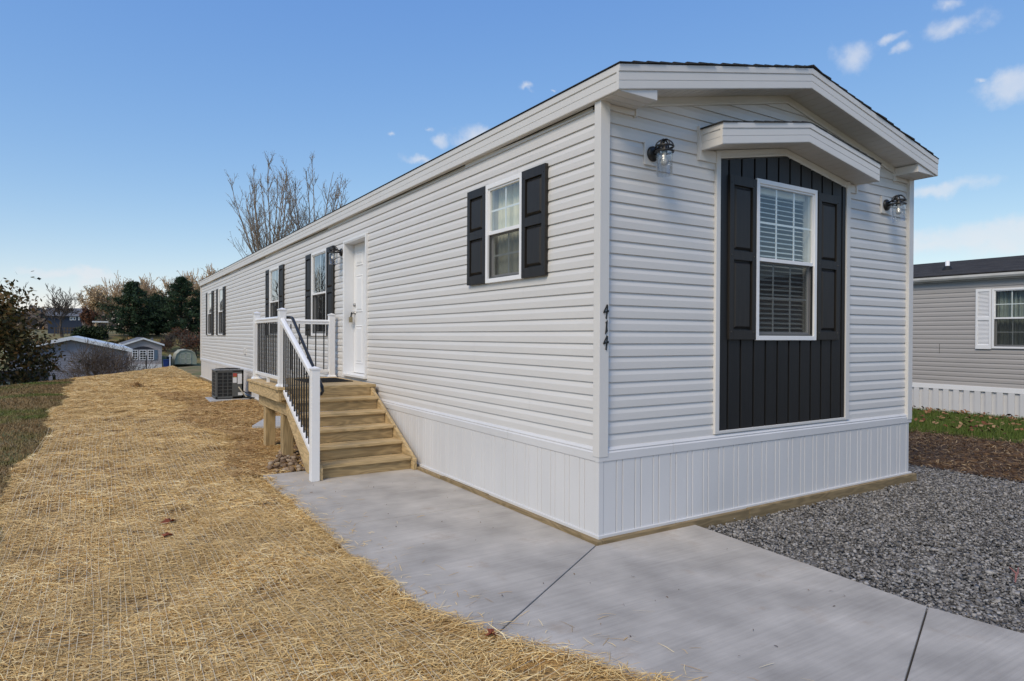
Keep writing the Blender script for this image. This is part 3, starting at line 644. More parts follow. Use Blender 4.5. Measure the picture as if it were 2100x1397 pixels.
for a, b in ((-.036, 3.2), (3.203, 6.9), (6.903, 10.5), (10.503, 14.2), (14.203, 18.), (18.003, HL+.02)):
    mb = MB(); mb.box(-.036, -.005, a, b, .040, .075); mb.build('bottom_track', 'skirt', skirt, bevel=.003)
for a, b in ((-.0365, .8), (.803, 3.6), (3.603, HW+.03)):
    mb = MB(); mb.box(a, b, -.0365, -.005, .0405, .0752); mb.build('bottom_track', 'skirt', skirt, bevel=.003)
for a, b in ((-.075, 1.62), (1.626, 2.62), (2.626, 5.0), (5.005, 8.6), (8.605, 12.2), (12.205, 15.8), (15.805, 19.4), (19.405, HL+.05)):
    j = random.uniform(-.004, .004); mb = MB(); mb.box(-.078+j, -.004, a, b, -.02, .052+j); mb.build('base_timber', 'timber_y', skirt, bevel=.004)
for a, b, z in ((-.004, 1.7, .053), (1.705, HW+.06, .058)):
    mb = MB(); mb.box(a, b, -.076, -.004, -.09, z); mb.build('base_timber', 'timber_x', skirt, bevel=.004)

# ---- roof
OVX, OVY = .048, .262                    # overhangs at the eaves and at the ends
YF, YB = -OVY, HL+.12
FAS = [(-.02, 0), (.006, 0), (.008, .006), (.008, .060), (.0045, .062), (.0045, .065), (.008, .067), (.008, .122), (.003, .124), (.003, .130), (.013, .133), (.014, .182), (-.02, .182)]
roof = MB()
zt = ZE+.182
for sx in (1, -1):
    X = lambda x: HW/2-sx*(HW/2-x)
    pl = [(X(-OVX), YF+.005, zt-.004), (X(HW/2), YF+.005, zt-.004+SL*(HW/2+OVX)), (X(HW/2), YF+.005, zt+.012+SL*(HW/2+OVX)), (X(-OVX), YF+.005, zt+.012)]
    roof.prism(pl, (0, YB-YF-.01, 0))
roof = roof.build('roof', 'shingle', home)
rr = random.Random(3)
nco = 17; run = (HW/2+OVX+.022)/nco
for sx in (1, -1):
    for i in range(nco):
        xa = -OVX-.022+i*run; xb_ = min(xa+run+.05, HW/2+.004); X = lambda x: HW/2-sx*(HW/2-x)
        zz_ = lambda x: zt+SL*(x+OVX)
        f = YF-.022+rr.uniform(-.008, .008)
        mb = MB(); mb.prism([(X(xa), f, zz_(xa)+.010), (X(xb_), f, zz_(xb_)+.008), (X(xb_), f, zz_(xb_)+.014), (X(xa), f, zz_(xa)+(.017 if i == 0 else .026))], (0, YB-f+.03, 0)); mb.build('shingle_course', 'shingle', roof)
mb = MB(); zr = zt+SL*(HW/2+OVX); mb.prism([(HW/2-.14, YF-.024, zr-.012), (HW/2, YF-.024, zr+.018), (HW/2+.14, YF-.024, zr-.012), (HW/2, YF-.024, zr+.034)], (0, YB-YF+.05, 0)); mb.build('ridge_cap', 'shingle', roof)
# fascia boards: both eaves and both rakes of the near end
def fascia(A, B, out, nm='fascia', par=None, prof=FAS):
    mb = MB(); mb.extrude(prof, A, B, out); return mb.build(nm, 'trim_vinyl', par or home)
fascia((-OVX, YF, ZE), (-OVX, YB, ZE), (-1, 0, 0)); fascia((HW+OVX, YF, ZE), (HW+OVX, YB, ZE), (1, 0, 0))
zap = ZE+SL*(HW/2+OVX)
fascia((-OVX-.0146, YF, ZE-.0008), (HW/2, YF, zap+.0015), (0, -1, 0)); fascia((HW/2, YF, zap+.0015), (HW+OVX+.0146, YF, ZE-.0008), (0, -1, 0))
fascia((-OVX, YB, ZE), (HW/2, YB, zap), (0, 1, 0)); fascia((HW/2, YB, zap), (HW+OVX, YB, ZE), (0, 1, 0))
# soffit strips under the rake, one by one
sof = empty_part('soffit', home)
def soffit_strips(par, x0, x1, zfun, yf, yb, step=.098):
    n = int(round((x1-x0)/step)); st = (x1-x0)/n
    for i in range(n):
        a, b = x0+i*st+.0022, x0+(i+1)*st-.0022; mb = MB()
        mb.prism([(a, yf, zfun(a)), (b, yf, zfun(b)), (b, yf, zfun(b)+.012), (a, yf, zfun(a)+.012)], (0, yb-yf, 0)); mb.build('soffit_strip', 'soffit', par)
soffit_strips(sof, -.03, HW/2, lambda x: ZE+.012+SL*(x+OVX), YF+.018, .02); soffit_strips(sof, HW/2, HW+.03, lambda x: ZE+.012+SL*(HW+OVX-x), YF+.018, .02)
mb = MB()
for sx in (1, -1):
    X = lambda x: HW/2-sx*(HW/2-x)
    mb.prism([(X(-.04), YF+.016, ZE+.026), (X(HW/2), YF+.016, zap+.026), (X(HW/2), YF+.016, zap+.04), (X(-.04), YF+.016, ZE+.04)], (0, .27, 0))
mb.build('soffit_back', 'interior', sof)
for sx, xw in ((-1, 0), (1, HW)):
    mb = MB(); a, b = sorted((xw+sx*OVX, xw-sx*.0)); mb.box(a, b, .02, YB, ZE-.0005, ZE+.010); mb.build('eave_soffit', 'soffit', sof)
# boxed eave returns at both corners
for sx in (1, -1):
    X = lambda x: HW/2-sx*(HW/2-x)
    mb = MB(); mb.prism([(X(-OVX+.004), YF+.006, ZE-.002), (X(.34), YF+.006, ZE-.002), (X(.34), YF+.006, ZE+SL*.39), (X(-OVX+.004), YF+.006, ZE+.004)], (0, OVY-.008, 0))
    er = mb.build('eave_return', 'trim_vinyl', home)
    for i in range(3):
        a = -OVY+.012+i*.085; mb = MB(); mb.box(X(-OVX+.012), X(.335), a, a+.081, ZE-.006, ZE-.0025); mb.build('soffit_strip', 'soffit', er)
    mb = MB(); mb.box(X(.0), X(.352), -.0125, .012, ZE-.050, ZE-.008); mb.box(X(.34), X(.356), -.022, .012, ZE-.06, ZE+.03); mb.build('channel', 'trim_vinyl', er)
# gable frieze
FRI = [(-.02, 0), (.014, 0), (.017, .01), (.011, .03), (.011, .072), (-.02, .072)]
for sx in (1, -1):
    X = lambda x: HW/2-sx*(HW/2-x)
    x0 = .30; mb = MB(); mb.extrude(FRI, (X(x0), 0, ZE-.06+SL*(x0+OVX)), (HW/2+(.0), 0, ZE-.06+SL*(HW/2+OVX)), (0, -1, 0)); mb.build('frieze_board', 'soffit', home)

# ---- charcoal board bay with its hood
bay = empty_part('accent_panel', home)
nb = 11; bw = (PAN[1]-PAN[0])/nb
ztop = lambda x: PAN[4]-abs(x-(PAN[0]+PAN[1])/2)/((PAN[1]-PAN[0])/2)*(PAN[4]-PAN[3])
xm = (PAN[0]+PAN[1])/2
mb = MB(); mb.prism([(PAN[0], .004, PAN[2]), (PAN[1], .004, PAN[2]), (PAN[1], .004, WE[2]+.03), (PAN[0], .004, WE[2]+.03)], (0, .015, 0))
mb.prism([(PAN[0], .004, WE[2]+.03), (WE[0]+.03, .004, WE[2]+.03), (WE[0]+.03, .004, PAN[3]-.04), (PAN[0], .004, PAN[3]-.04)], (0, .015, 0))
mb.prism([(WE[1]-.03, .004, WE[2]+.03), (PAN[1], .004, WE[2]+.03), (PAN[1], .004, PAN[3]-.04), (WE[1]-.03, .004, PAN[3]-.04)], (0, .015, 0))
mb.prism([(PAN[0], .004, WE[3]-.03), (PAN[1], .004, WE[3]-.03), (PAN[1], .004, PAN[3]), (xm, .004, PAN[4]), (PAN[0], .004, PAN[3])], (0, .015, 0)); mb.build('backing', 'charcoal', bay)
cuts = [1.345, 1.471, 1.644, 1.826, 2.0, 2.178, 2.354, 2.53, 2.706, 2.881, 3.056, 3.233, 3.31]
for a, b in zip(cuts, cuts[1:]):
    a2, b2 = a+.011, b-.011; segs = [(PAN[2]+.002, None)]
    def bd(z0, z1, xa, xb_):
        mb = MB()
        if z1 is None:
            pl = [(xa, 0, z0), (xb_, 0, z0), (xb_, 0, ztop(xb_)), (xa, 0, ztop(xa))]
            if xa < xm < xb_: pl.insert(3, (xm, 0, PAN[4]))
        else: pl = [(xa, 0, z0), (xb_, 0, z0), (xb_, 0, z1), (xa, 0, z1)]
        mb.prism([(p[0], -.011, p[2]) for p in pl], (0, .016, 0)); mb.build('board', 'charcoal', bay, bevel=.003)
    mid = (a2+b2)/2
    if WE[0]-.0 < mid < WE[1]:
        bd(PAN[2]+.002, WE[2]+.02, a2, b2); bd(WE[3]-.02, None, a2, b2)
    else: bd(PAN[2]+.002, None, a2, b2)
for x0, x1 in ((1.298, 1.352), (3.304, 3.372)):
    mb = MB(); mb.box(x0, x1, -.022, .012, .755, PAN[3]+.06); mb.build('bay_trim', 'trim_vinyl', bay, bevel=.003)
mb = MB(); mb.box(1.352, 3.304, -.020, .012, .756, .782); mb.build('bay_trim', 'trim_vinyl', bay, bevel=.003)
hx0, hx1, hxm, hD = 1.102, 3.47, 2.286, .25
he, ha = 3.217, 3.425                     # fascia bottom at the eaves and apex
hood = empty_part('window_hood', home); hs_ = (ha-he)/(hxm-hx0)
zh = lambda x: ha-abs(x-hxm)*hs_
HF = [(-.018, 0), (.006, 0), (.008, .006), (.008, .062), (.0045, .064), (.0045, .067), (.008, .069), (.008, .122), (.003, .125), (.003, .129), (.013, .132), (.014, .176), (-.018, .176)]
for A, B in (((hx0-.0146, -hD, zh(hx0)-.001), (hxm, -hD, ha)), ((hxm, -hD, ha), (hx1+.0146, -hD, zh(hx1)-.001))):
    mb = MB(); mb.extrude(HF, A, B, (0, -1, 0)); mb.build('fascia', 'trim_vinyl', hood)
for x, o in ((hx0, -1), (hx1, 1)):
    mb = MB(); mb.extrude(HF, (x, -hD+.004, zh(x)), (x, .0, zh(x)), (o, 0, 0)); mb.build('fascia', 'trim_vinyl', hood)
hb = MB()
hb.prism([(hx0, -hD+.01, zh(hx0)+.02), (hxm, -hD+.01, ha+.02), (hx1, -hD+.01, zh(hx1)+.02), (hx1, -hD+.01, zh(hx1)+.17), (hxm, -hD+.01, ha+.17), (hx0, -hD+.01, zh(hx0)+.17)], (0, hD, 0)); hb.build('hood_core', 'interior', hood)
soffit_strips(hood, hx0+.01, hxm, lambda x: zh(x)+.006, -hD+.012, 0, .1); soffit_strips(hood, hxm, hx1-.01, lambda x: zh(x)+.006, -hD+.012, 0, .1)
nsh = 9
for sx in (1, -1):
    X = lambda x: hxm-sx*(hxm-x); stp = (hxm-hx0+.03)/nsh
    for i in range(nsh):
        xa = hx0-.025+i*stp; xe = min(xa+stp+.05, hxm+.004); f = -hD-.020+rr.uniform(-.005, .005); q = lambda x: zh(x)+.176
        mb = MB(); mb.prism([(X(xa), f, q(xa)+.002), (X(xe), f, q(xe)+.001), (X(xe), f, q(xe)+.008), (X(xa), f, q(xa)+.016)], (0, hD+.02, 0)); mb.build('shingle_course', 'shingle', hood)
for x, w in ((1.072, .027), (3.472, .022)):
    mb = MB(); mb.box(x, x+w, -.026, .01, 3.135, 3.425); mb.build('channel', 'trim_vinyl', hood)
for xa, xe in ((1.10, 1.3), (3.37, 3.47)):
    mb = MB(); mb.box(xa, xe, -.016, .01, 3.138, zh((xa+xe)/2)+.0); mb.build('filler_strip', 'trim_vinyl', hood)
for xa, xe in ((1.30, hxm), (hxm, 3.372)):
    mb = MB(); mb.extrude(FRI, (xa, 0, zh(xa)-.072), (xe, 0, zh(xe)-.072), (0, -1, 0)); mb.build('frieze_board', 'soffit', hood)

# ---- windows
def window(T, u0, w, z0, h, cols=2, rows=2, slats=True, mid=.5, dz=0.):
    t = lambda: MB(*T)
    mb = t(); f = .042
    mb.box(u0, u0+f, -.030, .05, z0, z0+h); mb.box(u0+w-f, u0+w, -.030, .05, z0, z0+h); mb.box(u0+f, u0+w-f, -.030, .05, z0+h-f, z0+h); mb.box(u0+f, u0+w-f, -.030, .05, z0, z0+f)
    fr = mb.build('window', 'white_pvc', home, bevel=.003)
    zm = z0+h*mid; a, b = u0+f, u0+w-f
    def sash(nm, z_0, z_1, d0, d1, rs, rt, rb):
        m_ = t(); m_.box(a, a+rs, d0, d1, z_0, z_1); m_.box(b-rs, b, d0, d1, z_0, z_1); m_.box(a+rs, b-rs, d0, d1, z_1-rt, z_1); m_.box(a+rs, b-rs, d0, d1, z_0, z_0+rb)
        m_.build(nm, 'white_pvc', fr, bevel=.002)
        p = t(); p.add([(a+rs, (d0+d1)/2, z_0+rb), (b-rs, (d0+d1)/2, z_0+rb), (b-rs, (d0+d1)/2, z_1-rt), (a+rs, (d0+d1)/2, z_1-rt)], [(0, 1, 2, 3)]); p.build('pane', 'glass', fr, fix=False)
        gw, gh = b-a-2*rs, z_1-rt-z_0-rb
        dd = (d0+d1)/2+.006
        for i in range(1, cols):
            g = t(); x = a+rs+gw*i/cols; g.box(x-.009, x+.009, dd, dd+.006, z_0+rb, z_1-rt); g.build('muntin', 'white_pvc', fr)
        for i in range(1, rows):
            g = t(); z = z_0+rb+gh*i/rows; g.box(a+rs, b-rs, dd+.0005, dd+.0065, z-.009, z+.009); g.build('muntin', 'white_pvc', fr)
    sash('upper_sash', zm-.012, z0+h-f, -.018, .016, .018, .018, .034)
    sash('lower_sash', z0+f, zm+.014, .018, .046, .030, .036, .036)
    s = t(); s.add([(a+.008, -.004, z0+f+.006), (b-.008, -.004, z0+f+.006), (b-.008, -.004, zm-.012), (a+.008, -.004, zm-.012)], [(0, 1, 2, 3)]); s.build('screen', 'screen', fr, fix=False)
    sf = t(); q = .014
    for (x0, x1, y0, y1) in ((a, a+q, z0+f, zm-.012), (b-q, b, z0+f, zm-.012), (a+q, b-q, z0+f, z0+f+q)): sf.box(x0, x1, -.010, .003, y0, y1)
    sf.build('screen_frame', 'ac_grey', fr)
    n = int((h-.14)/.046)
    if slats:
        for i in range(n):
            z = z0+.075+i*.046; m_ = t(); q = .021; dzz = .010
            m_.prism([(a+.012, .085, z-dzz), (a+.012, .085+.038, z+dzz), (a+.012, .085+.038, z+dzz+.003), (a+.012, .085, z-dzz+.003)], (b-a-.024, 0, 0)); m_.build('blind_slat', 'blind', fr)
    elif slats is not None:
        m_ = t()
        for i in range(n):
            z = z0+.075+i*.046; m_.prism([(a+.012, .085, z-.026), (a+.012, .098, z+.026), (a+.012, .098, z+.029), (a+.012, .085, z-.023)], (b-a-.024, 0, 0))
        m_.build('blind', 'blind', fr)
    if slats is not None: m_ = t(); m_.box(a+.01, b-.01, .075, .125, z0+h-.10, z0+h-.045); m_.build('blind_rail', 'blind', fr)
    return fr
def shutter(T, u0, w, z0, h):
    mb = MB(*T); s = .055 if w > .3 else .045; D = -.034
    mb.box(u0, u0+s, D, .0, z0, z0+h); mb.box(u0+w-s, u0+w, D, .0, z0, z0+h)
    zm = z0+h*.515; rl = .085
    for a, b in ((z0, z0+rl), (zm-rl*.48, zm+rl*.48), (z0+h-rl, z0+h)): mb.box(u0+s, u0+w-s, D, .0, a, b)
    mb.box(u0+s, u0+w-s, D+.024, -.002, z0+rl, z0+h-rl)
    o = mb.build('shutter', 'shutter_black', home, bevel=.002)
    for a, b in ((z0+rl, zm-rl*.48), (zm+rl*.48, z0+h-rl)):
        p = MB(*T); x0, x1, e, k = u0+s+.012, u0+w-s-.012, .022, .0
        a, b = a+.014, b-.014
        p.add([(x0, D+.022, a), (x1, D+.022, a), (x1, D+.022, b), (x0, D+.022, b), (x0+e, D+.004, a+e), (x1-e, D+.004, a+e), (x1-e, D+.004, b-e), (x0+e, D+.004, b-e)],
              [(0, 1, 5, 4), (1, 2, 6, 5), (2, 3, 7, 6), (3, 0, 4, 7), (4, 5, 6, 7)]); p.build('raised_panel', 'shutter_black', o)
    for uu_ in (u0+s*.5, u0+w-s*.5):
        for zz__ in (z0+rl*.8, z0+h-rl*.8) + ((zm,) if h > 1.2 else ()):
            c = MB(*T); c.lathe((uu_, D-.004, zz__), [(0.0, 0), (.006, 0), (.008, .004)], 8, axis=1); c.build('screw', 'black_metal', o)
window(A_END, WE[0], WE[1]-WE[0], WE[2], WE[3]-WE[2], 3, 2, True)
shutter(A_END, 1.462, .368, 1.59, 1.472); shutter(A_END, 2.787, .372, 1.59, 1.472)
mat('cream_curtain', (.80, .77, .64), .8, (.72, .69, .57), scale=10, stretch=(4, 4, .2))
def curtain(fr, T, ua, ub, z0, z1, m_):
    mb = MB(*T); pts = []; N = 50
    for k in range(N+1):
        u = ua+(ub-ua)*k/N; d_ = .10+.012*math.sin(k*1.15)+.006*math.sin(k*2.9); pts += [(u, d_, z0), (u, d_, z1)]
    mb.add(pts, [(2*k, 2*k+2, 2*k+3, 2*k+1) for k in range(N)]); mb.build('curtain', m_, fr, fix=False)
for i, (y0, y1, z0, z1) in enumerate(WL):
    fr = window(A_LONG, HL-y1, y1-y0, z0, z1-z0, 2, 2 if i == 0 else 1, None)
    if i == 0: curtain(fr, A_LONG, HL-y1+.035, HL-y0-.035, z0+.035, z1-.035, 'cream_curtain')
    sw = .372
    shutter(A_LONG, HL-y1-sw-.002, sw, z0+.004, z1-z0-.002); shutter(A_LONG, HL-y0+.002, sw, z0+.004, z1-z0-.002)

# ---- door
T = A_LONG; u0, u1 = HL-DOOR[1], HL-DOOR[0]; dz0, dz1 = DOOR[2], DOOR[3]
mb = MB(*T); c = .032; dp = .135
mb.box(u0, u0+c, -.030, .02, dz0, dz1); mb.box(u1-c, u1, -.030, .02, dz0, dz1); mb.box(u0+c, u1-c, -.030, .02, dz1-c, dz1)
mb.box(u0+c-.002, u0+c+.016, -.024, dp+.05, dz0, dz1-c); mb.box(u1-c-.016, u1-c+.002, -.024, dp+.05, dz0, dz1-c); mb.box(u0+c+.016, u1-c-.016, -.024, dp+.05, dz1-c-.016, dz1-c+.002)
mb.box(u0+c, u1-c, -.045, dp+.03, dz0, dz0+.035)
dfr = mb.build('door_frame', 'door_white', home, bevel=.003)
a, b = u0+c+.018, u1-c-.018; za, zb_ = dz0+.045, dz1-c-.02
mb = MB(*T); mb.box(a, b, dp, dp+.045, za, zb_); door = mb.build('door', 'door_white', home)
pw = (b-a-.11*2-.10)/2
for (x0, x1) in ((a+.11, a+.11+pw), (b-.11-pw, b-.11)):
    for (p0, p1) in ((.14, .74), (.94, 1.52), (1.66, 1.88)):
        p = MB(*T); e = .028
        z_0, z_1 = za+p0, min(za+p1, zb_-.1)
        p.add([(x0, dp-.001, z_0), (x1, dp-.001, z_0), (x1, dp-.001, z_1), (x0, dp-.001, z_1), (x0+e*.5, dp-.010, z_0+e*.5), (x1-e*.5, dp-.010, z_0+e*.5), (x1-e*.5, dp-.010, z_1-e*.5), (x0+e*.5, dp-.010, z_1-e*.5),
               (x0+e, dp-.003, z_0+e), (x1-e, dp-.003, z_0+e), (x1-e, dp-.003, z_1-e), (x0+e, dp-.003, z_1-e), (x0+2*e, dp-.012, z_0+2*e), (x1-2*e, dp-.012, z_0+2*e), (x1-2*e, dp-.012, z_1-2*e), (x0+2*e, dp-.012, z_1-2*e)],
              [(i+4*k_, (i+1) % 4+4*k_, (i+1) % 4+4*k_+4, i+4*k_+4) for k_ in range(3) for i in range(4)]+[(12, 13, 14, 15)]); p.build('raised_panel', 'door_white', door, fix=False)
mb = MB(*T); mb.lathe((a+.065, dp-.03, 2.09), [(0, 0), (.022, 0), (.028, .012), (.028, .031)], 16, axis=1); mb.build('deadbolt', 'steel', door, smooth=True)
mb = MB(*T); mb.lathe((a+.065, dp-.055, 1.965), [(0, 0), (.022, .002), (.026, .016), (.016, .03), (.014, .045), (.03, .048), (.03, .056)], 16, axis=1); mb.build('door_knob', 'steel', door, smooth=True)
mb = MB(*T); mb.box(HL-14.50, HL-14.30, -.03, .01, 1.10, 1.26); mb.build('outlet_cover', 'trim_vinyl', home, bevel=.006)

# ---- things fixed on the house
def digit4(mb, x, z, h=.105, w=.052, t=.008):
    def st(p, q, wp, wq):
        p, q = np.array(p), np.array(q); d = q-p; n = np.array([-d[1], d[0]])/np.linalg.norm(d)
        c_ = [p+n*wp, p-n*wp, q-n*wq, q+n*wq]
        mb.prism([(x+a*w, -.0335, z+b*h) for a, b in c_], (0, -t, 0))
    st((.72, 1.0), (.10, .46), .055, .075); st((.02, .43), (1.0, .55), .045, .075); st((.80, 1.0), (.66, .3), .05, .07); st((.66, .36), (.52, -.02), .06, .10)
def digit1(mb, x, z, h=.105, w=.052, t=.008):
    for pl in ([(.62, 1.0), (.80, 1.0), (.72, .1), (.78, .22), (.40, 0), (.55, .12)],):
        mb.prism([(x+a*w, -.0335, z+b*h) for a, b in [(.38, .82), (.76, 1.), (.70, .5), (.80, .2), (.36, -.02), (.50, .5), (.56, .82)]], (0, -t, 0))
num = thing('house_number', (.045, -.0335, 1.52), 'black 414 house number running down the corner board', 'house number')
for k_, (fn, z) in enumerate(((digit4, 1.752), (digit1, 1.632), (digit4, 1.512))):
    mb = MB(); fn(mb, .001, z); mb.build('digit', 'black_metal', num)
def lamp(T, u, z, label):
    base = np.array(T[0])@np.array([u, 0, z])+np.array(T[1])
    o = thing('wall_lamp', base, label, 'wall lamp', 'black wall lamps with clear glass shades')
    m_ = lambda: MB(*T)
    mb = m_(); mb.box(u-.083, u+.083, -.016, .004, z-.093, z+.093); mb.build('mounting_block', 'trim_vinyl', o, bevel=.004)
    mb = m_(); mb.lathe((u, -.016, z), [(.062, 0), (.062, -.012), (.05, -.026), (.0, -.028)], 24, axis=1); mb.build('backplate', 'black_metal', o, smooth=True)
    d, zr = -.150, z+.01
    mb = m_(); mb.tube([(u, -.03, z+.02), (u, -.085, z+.035), (u, d, z+.075)], .010, 8); mb.tube([(u, -.03, z-.005), (u, -.09, z+.0)], .014, 8); mb.build('arm', 'black_metal', o, smooth=True)
    mb = m_()
    for zz__ in (zr+.018, zr-.022): mb.tube([(u+.070*math.cos(q), d+.070*math.sin(q), zz__) for q in np.linspace(0, 2*math.pi, 25)], .0085, 6, False)
    for an in (.3, 1.35, 2.4):
        mb.tube([(u+.070*math.cos(q)*math.cos(an), d+.070*math.cos(q)*math.sin(an), zr+.018+.058*math.sin(q)) for q in np.linspace(0, math.pi, 13)], .006, 6, False)
    mb.lathe((u, d, zr-.03), [(.024, 0), (.024, .055), (.0, .06)], 14); mb.build('cage', 'black_metal', o, smooth=True)
    mb = m_(); mb.lathe((u, d, zr-.02), [(.062, .0), (.064, -.19), (.061, -.19), (.059, 0)], 28); mb.build('glass_shade', 'lamp_glass', o, smooth=True)
    mb = m_(); mb.lathe((u, d, zr-.025), [(.012, 0), (.014, -.03), (.027, -.06), (.030, -.08), (.022, -.102), (.0, -.11)], 16); mb.build('bulb', 'bulb', o, smooth=True)
lamp(A_END, .528, 3.10, 'black caged wall lamp between numbered corner board and charcoal bay')
lamp(A_END, 4.068, 3.08, 'black caged wall lamp between charcoal bay and far corner board')
lamp(A_LONG, HL-6.31, 2.93, 'black caged wall lamp beside the white entrance door')
lb = thing('lock_box', np.array(A_LONG[0])@np.array([a+.065, dp-.06, 1.83])+np.array(A_LONG[1]), 'small metal key lock box hanging from the door knob', 'lock box')
mb = MB(*A_LONG); mb.box(a+.035, a+.095, dp-.095, dp-.05, 1.815, 1.90); mb.build('body', 'brass', lb, bevel=.006)
mb = MB(*A_LONG); mb.tube([(a+.045, dp-.07, 1.895), (a+.045, dp-.058, 1.965), (a+.065, dp-.05, 1.985), (a+.085, dp-.058, 1.965), (a+.085, dp-.07, 1.895)], .006, 8); mb.build('shackle', 'rubber', lb)

# ================================================================== PORCH STEPS
ZD = .942; PX0, PX1, PY0, PY1 = -1.36, -.045, 4.69, 6.70
porch = thing('porch', (-.7, 5.2, ZC), 'wooden entry porch with steps, white railing posts and black balusters', 'porch')
n = 14; bwid = (PY1-PY0)/n
for i in range(n):
    mb = MB(); e = random.uniform(-.003, .003); mb.box(PX0+e, PX1, PY0+i*bwid+.002, PY0+(i+1)*bwid-.002, ZD-.036, ZD+random.uniform(-.0008, .0008)); mb.build('deck_board', 'wood_x', porch, bevel=.005)
for (x0, x1, y0, y1, nm) in ((PX0+.02, PX0+.058, PY0+.022, PY1-.02, 'rim_joist'), (PX1-.04, PX1-.002, PY0+.06, PY1-.02, 'rim_joist')):
    mb = MB(); mb.box(x0, x1, y0, y1, ZD-.038-.148, ZD-.038); mb.build(nm, 'wood_y', porch, bevel=.003)
mb = MB(); mb.box(PX0+.06, PX1-.002, PY0+.022, PY0+.058, ZD-.038-.130, ZD-.038); mb.build('rim_joist', 'wood_x', porch, bevel=.003)
mb = MB(); mb.box(PX0+.06, PX1-.042, PY1-.06, PY1-.022, ZD-.186, ZD-.038); mb.build('rim_joist', 'wood_x', porch, bevel=.003)
for y in (5.2, 5.7, 6.2):
    mb = MB(); mb.box(PX0+.06, PX1-.042, y, y+.038, ZD-.178, ZD-.04); mb.build('joist', 'wood_x', porch)
for x0 in (-1.235, -.20):
    mb = MB(); mb.box(x0, x0+.076, PY0+.03, PY1-.25, ZD-.37, ZD-.188); mb.build('beam', 'wood_y', porch, bevel=.004)
for x0 in (-1.225, -.19):
    for y0 in (4.98, 6.03):
        mb = MB(); mb.box(x0+.002, x0+.142, y0, y0+.14, -.06, ZD-.30 if x0 > -1 else ZD-.371); mb.build('support_post', 'wood_z', porch, bevel=.005)
# flight of steps
NOS = [3.30, 3.575, 3.85, 4.125, 4.405]; TZ = [.168, .325, .482, .638, .795]
TX0, TX1 = -1.20, -.128
for i, (y, z) in enumerate(zip(NOS, TZ)):
    for a_, b_ in ((y, y+.142), (y+.147, y+.29)):
        mb = MB(); mb.box(TX0, TX1, a_, b_, z-.038, z+random.uniform(-.001, .001)); mb.build('tread', 'wood_x', porch, bevel=.006)
    zl = ZC if i == 0 else TZ[i-1]
    mb = MB(); mb.box(TX0, TX1-.006, y+.026, y+.046, zl+.001, z-.039); mb.build('riser', 'wood_riser_shaded', porch)
mb = MB(); mb.box(TX0, TX1-.006, PY0-.0, PY0+.0205, TZ[-1]+.001, ZD-.037); mb.build('riser', 'wood_riser_shaded', porch)
for x0, x1 in ((TX0-.040, TX0-.001), (TX1+.001, TX1+.042)):
    mb = MB(); mb.prism([(x0, PY0+.02, ZD-.040), (x0, PY0+.02, .57), (x0, 3.78, ZC+.001), (x0, 3.235, ZC+.001), (x0, 3.235, .15)], (x1-x0, 0, 0)); mb.build('stringer', 'wood_y', porch, bevel=.004)
# railing posts with caps and skirts
def rail_post(x, y, z0, z1, skirt_=True):
    mb = MB(); s = .046; mb.box(x-s, x+s, y-s, y+s, z0, z1); o = mb.build('railing_post', 'white_pvc', porch, bevel=.004)
    mb = MB(); q = .053; mb.box(x-q, x+q, y-q, y+q, z1-.004, z1+.012)
    mb.add([(x-q, y-q, z1+.012), (x+q, y-q, z1+.012), (x+q, y+q, z1+.012), (x-q, y+q, z1+.012), (x, y, z1+.034)], [(0, 1, 4), (1, 2, 4), (2, 3, 4), (3, 0, 4)]); mb.build('cap', 'white_pvc', o, bevel=.002)
    if skirt_:
        mb = MB(); q = .068; k_ = .050
        mb.add([(x-q, y-q, z0), (x+q, y-q, z0), (x+q, y+q, z0), (x-q, y+q, z0), (x-q, y-q, z0+.010), (x+q, y-q, z0+.010), (x+q, y+q, z0+.010), (x-q, y+q, z0+.010),
                (x-k_, y-k_, z0+.032), (x+k_, y-k_, z0+.032), (x+k_, y+k_, z0+.032), (x-k_, y+k_, z0+.032)],
               [(i+4*j, (i+1) % 4+4*j, (i+1) % 4+4*j+4, i+4*j+4) for j in range(2) for i in range(4)]+[(8, 9, 10, 11)]); mb.build('base_skirt', 'white_pvc', o)
PM, PB, PR, PL = (-1.262, 4.875), (-1.235, 6.615), (-.10, 6.56), (-1.287, 3.262)
rail_post(*PM, ZD, 1.935); rail_post(*PB, ZD, 1.935); rail_post(*PR, ZD, 1.935); rail_post(*PL, ZC, 1.24, False)
RT = [(-.022, 0), (.022, 0), (.022, .030), (.030, .040), (.030, .058), (.016, .072), (-.016, .072), (-.030, .058), (-.030, .040), (-.022, .030)]
RB = [(-.022, 0), (.022, 0), (.022, .044), (-.022, .044)]
def rail(A, B, prof, nm):
    A, B = np.array(A), np.array(B); d = B-A; h = np.array([d[1], -d[0], 0.]); h /= np.linalg.norm(h)
    mb = MB(); mb.extrude(prof, A, B, h); return mb.build(nm, 'white_pvc', porch, bevel=.003)
def panel_rail(a, b, za, zb_, nb, hi=.80, lo=.075):
    d = np.array([b[0]-a[0], b[1]-a[1]]); L = np.linalg.norm(d); d /= L
    p, q = np.array(a)+d*.044, np.array(b)-d*.044
    rail((*p, za+hi), (*q, zb_+hi), RT, 'top_rail'); rail((*p, za+lo), (*q, zb_+lo), RB, 'bottom_rail')
    for i in range(nb):
        t = (i+.6)/(nb+.2); c_ = p+(q-p)*t; z = za+(zb_-za)*t
        mb = MB(); mb.tube([(*c_, z+lo+.03), (*c_, z+hi+.01)], .0098, 10); mb.build('baluster', 'black_metal', porch, smooth=False)
panel_rail(PM, PB, ZD, ZD, 13, .845, .08); panel_rail(PB, PR, ZD, ZD, 8, .845, .08)
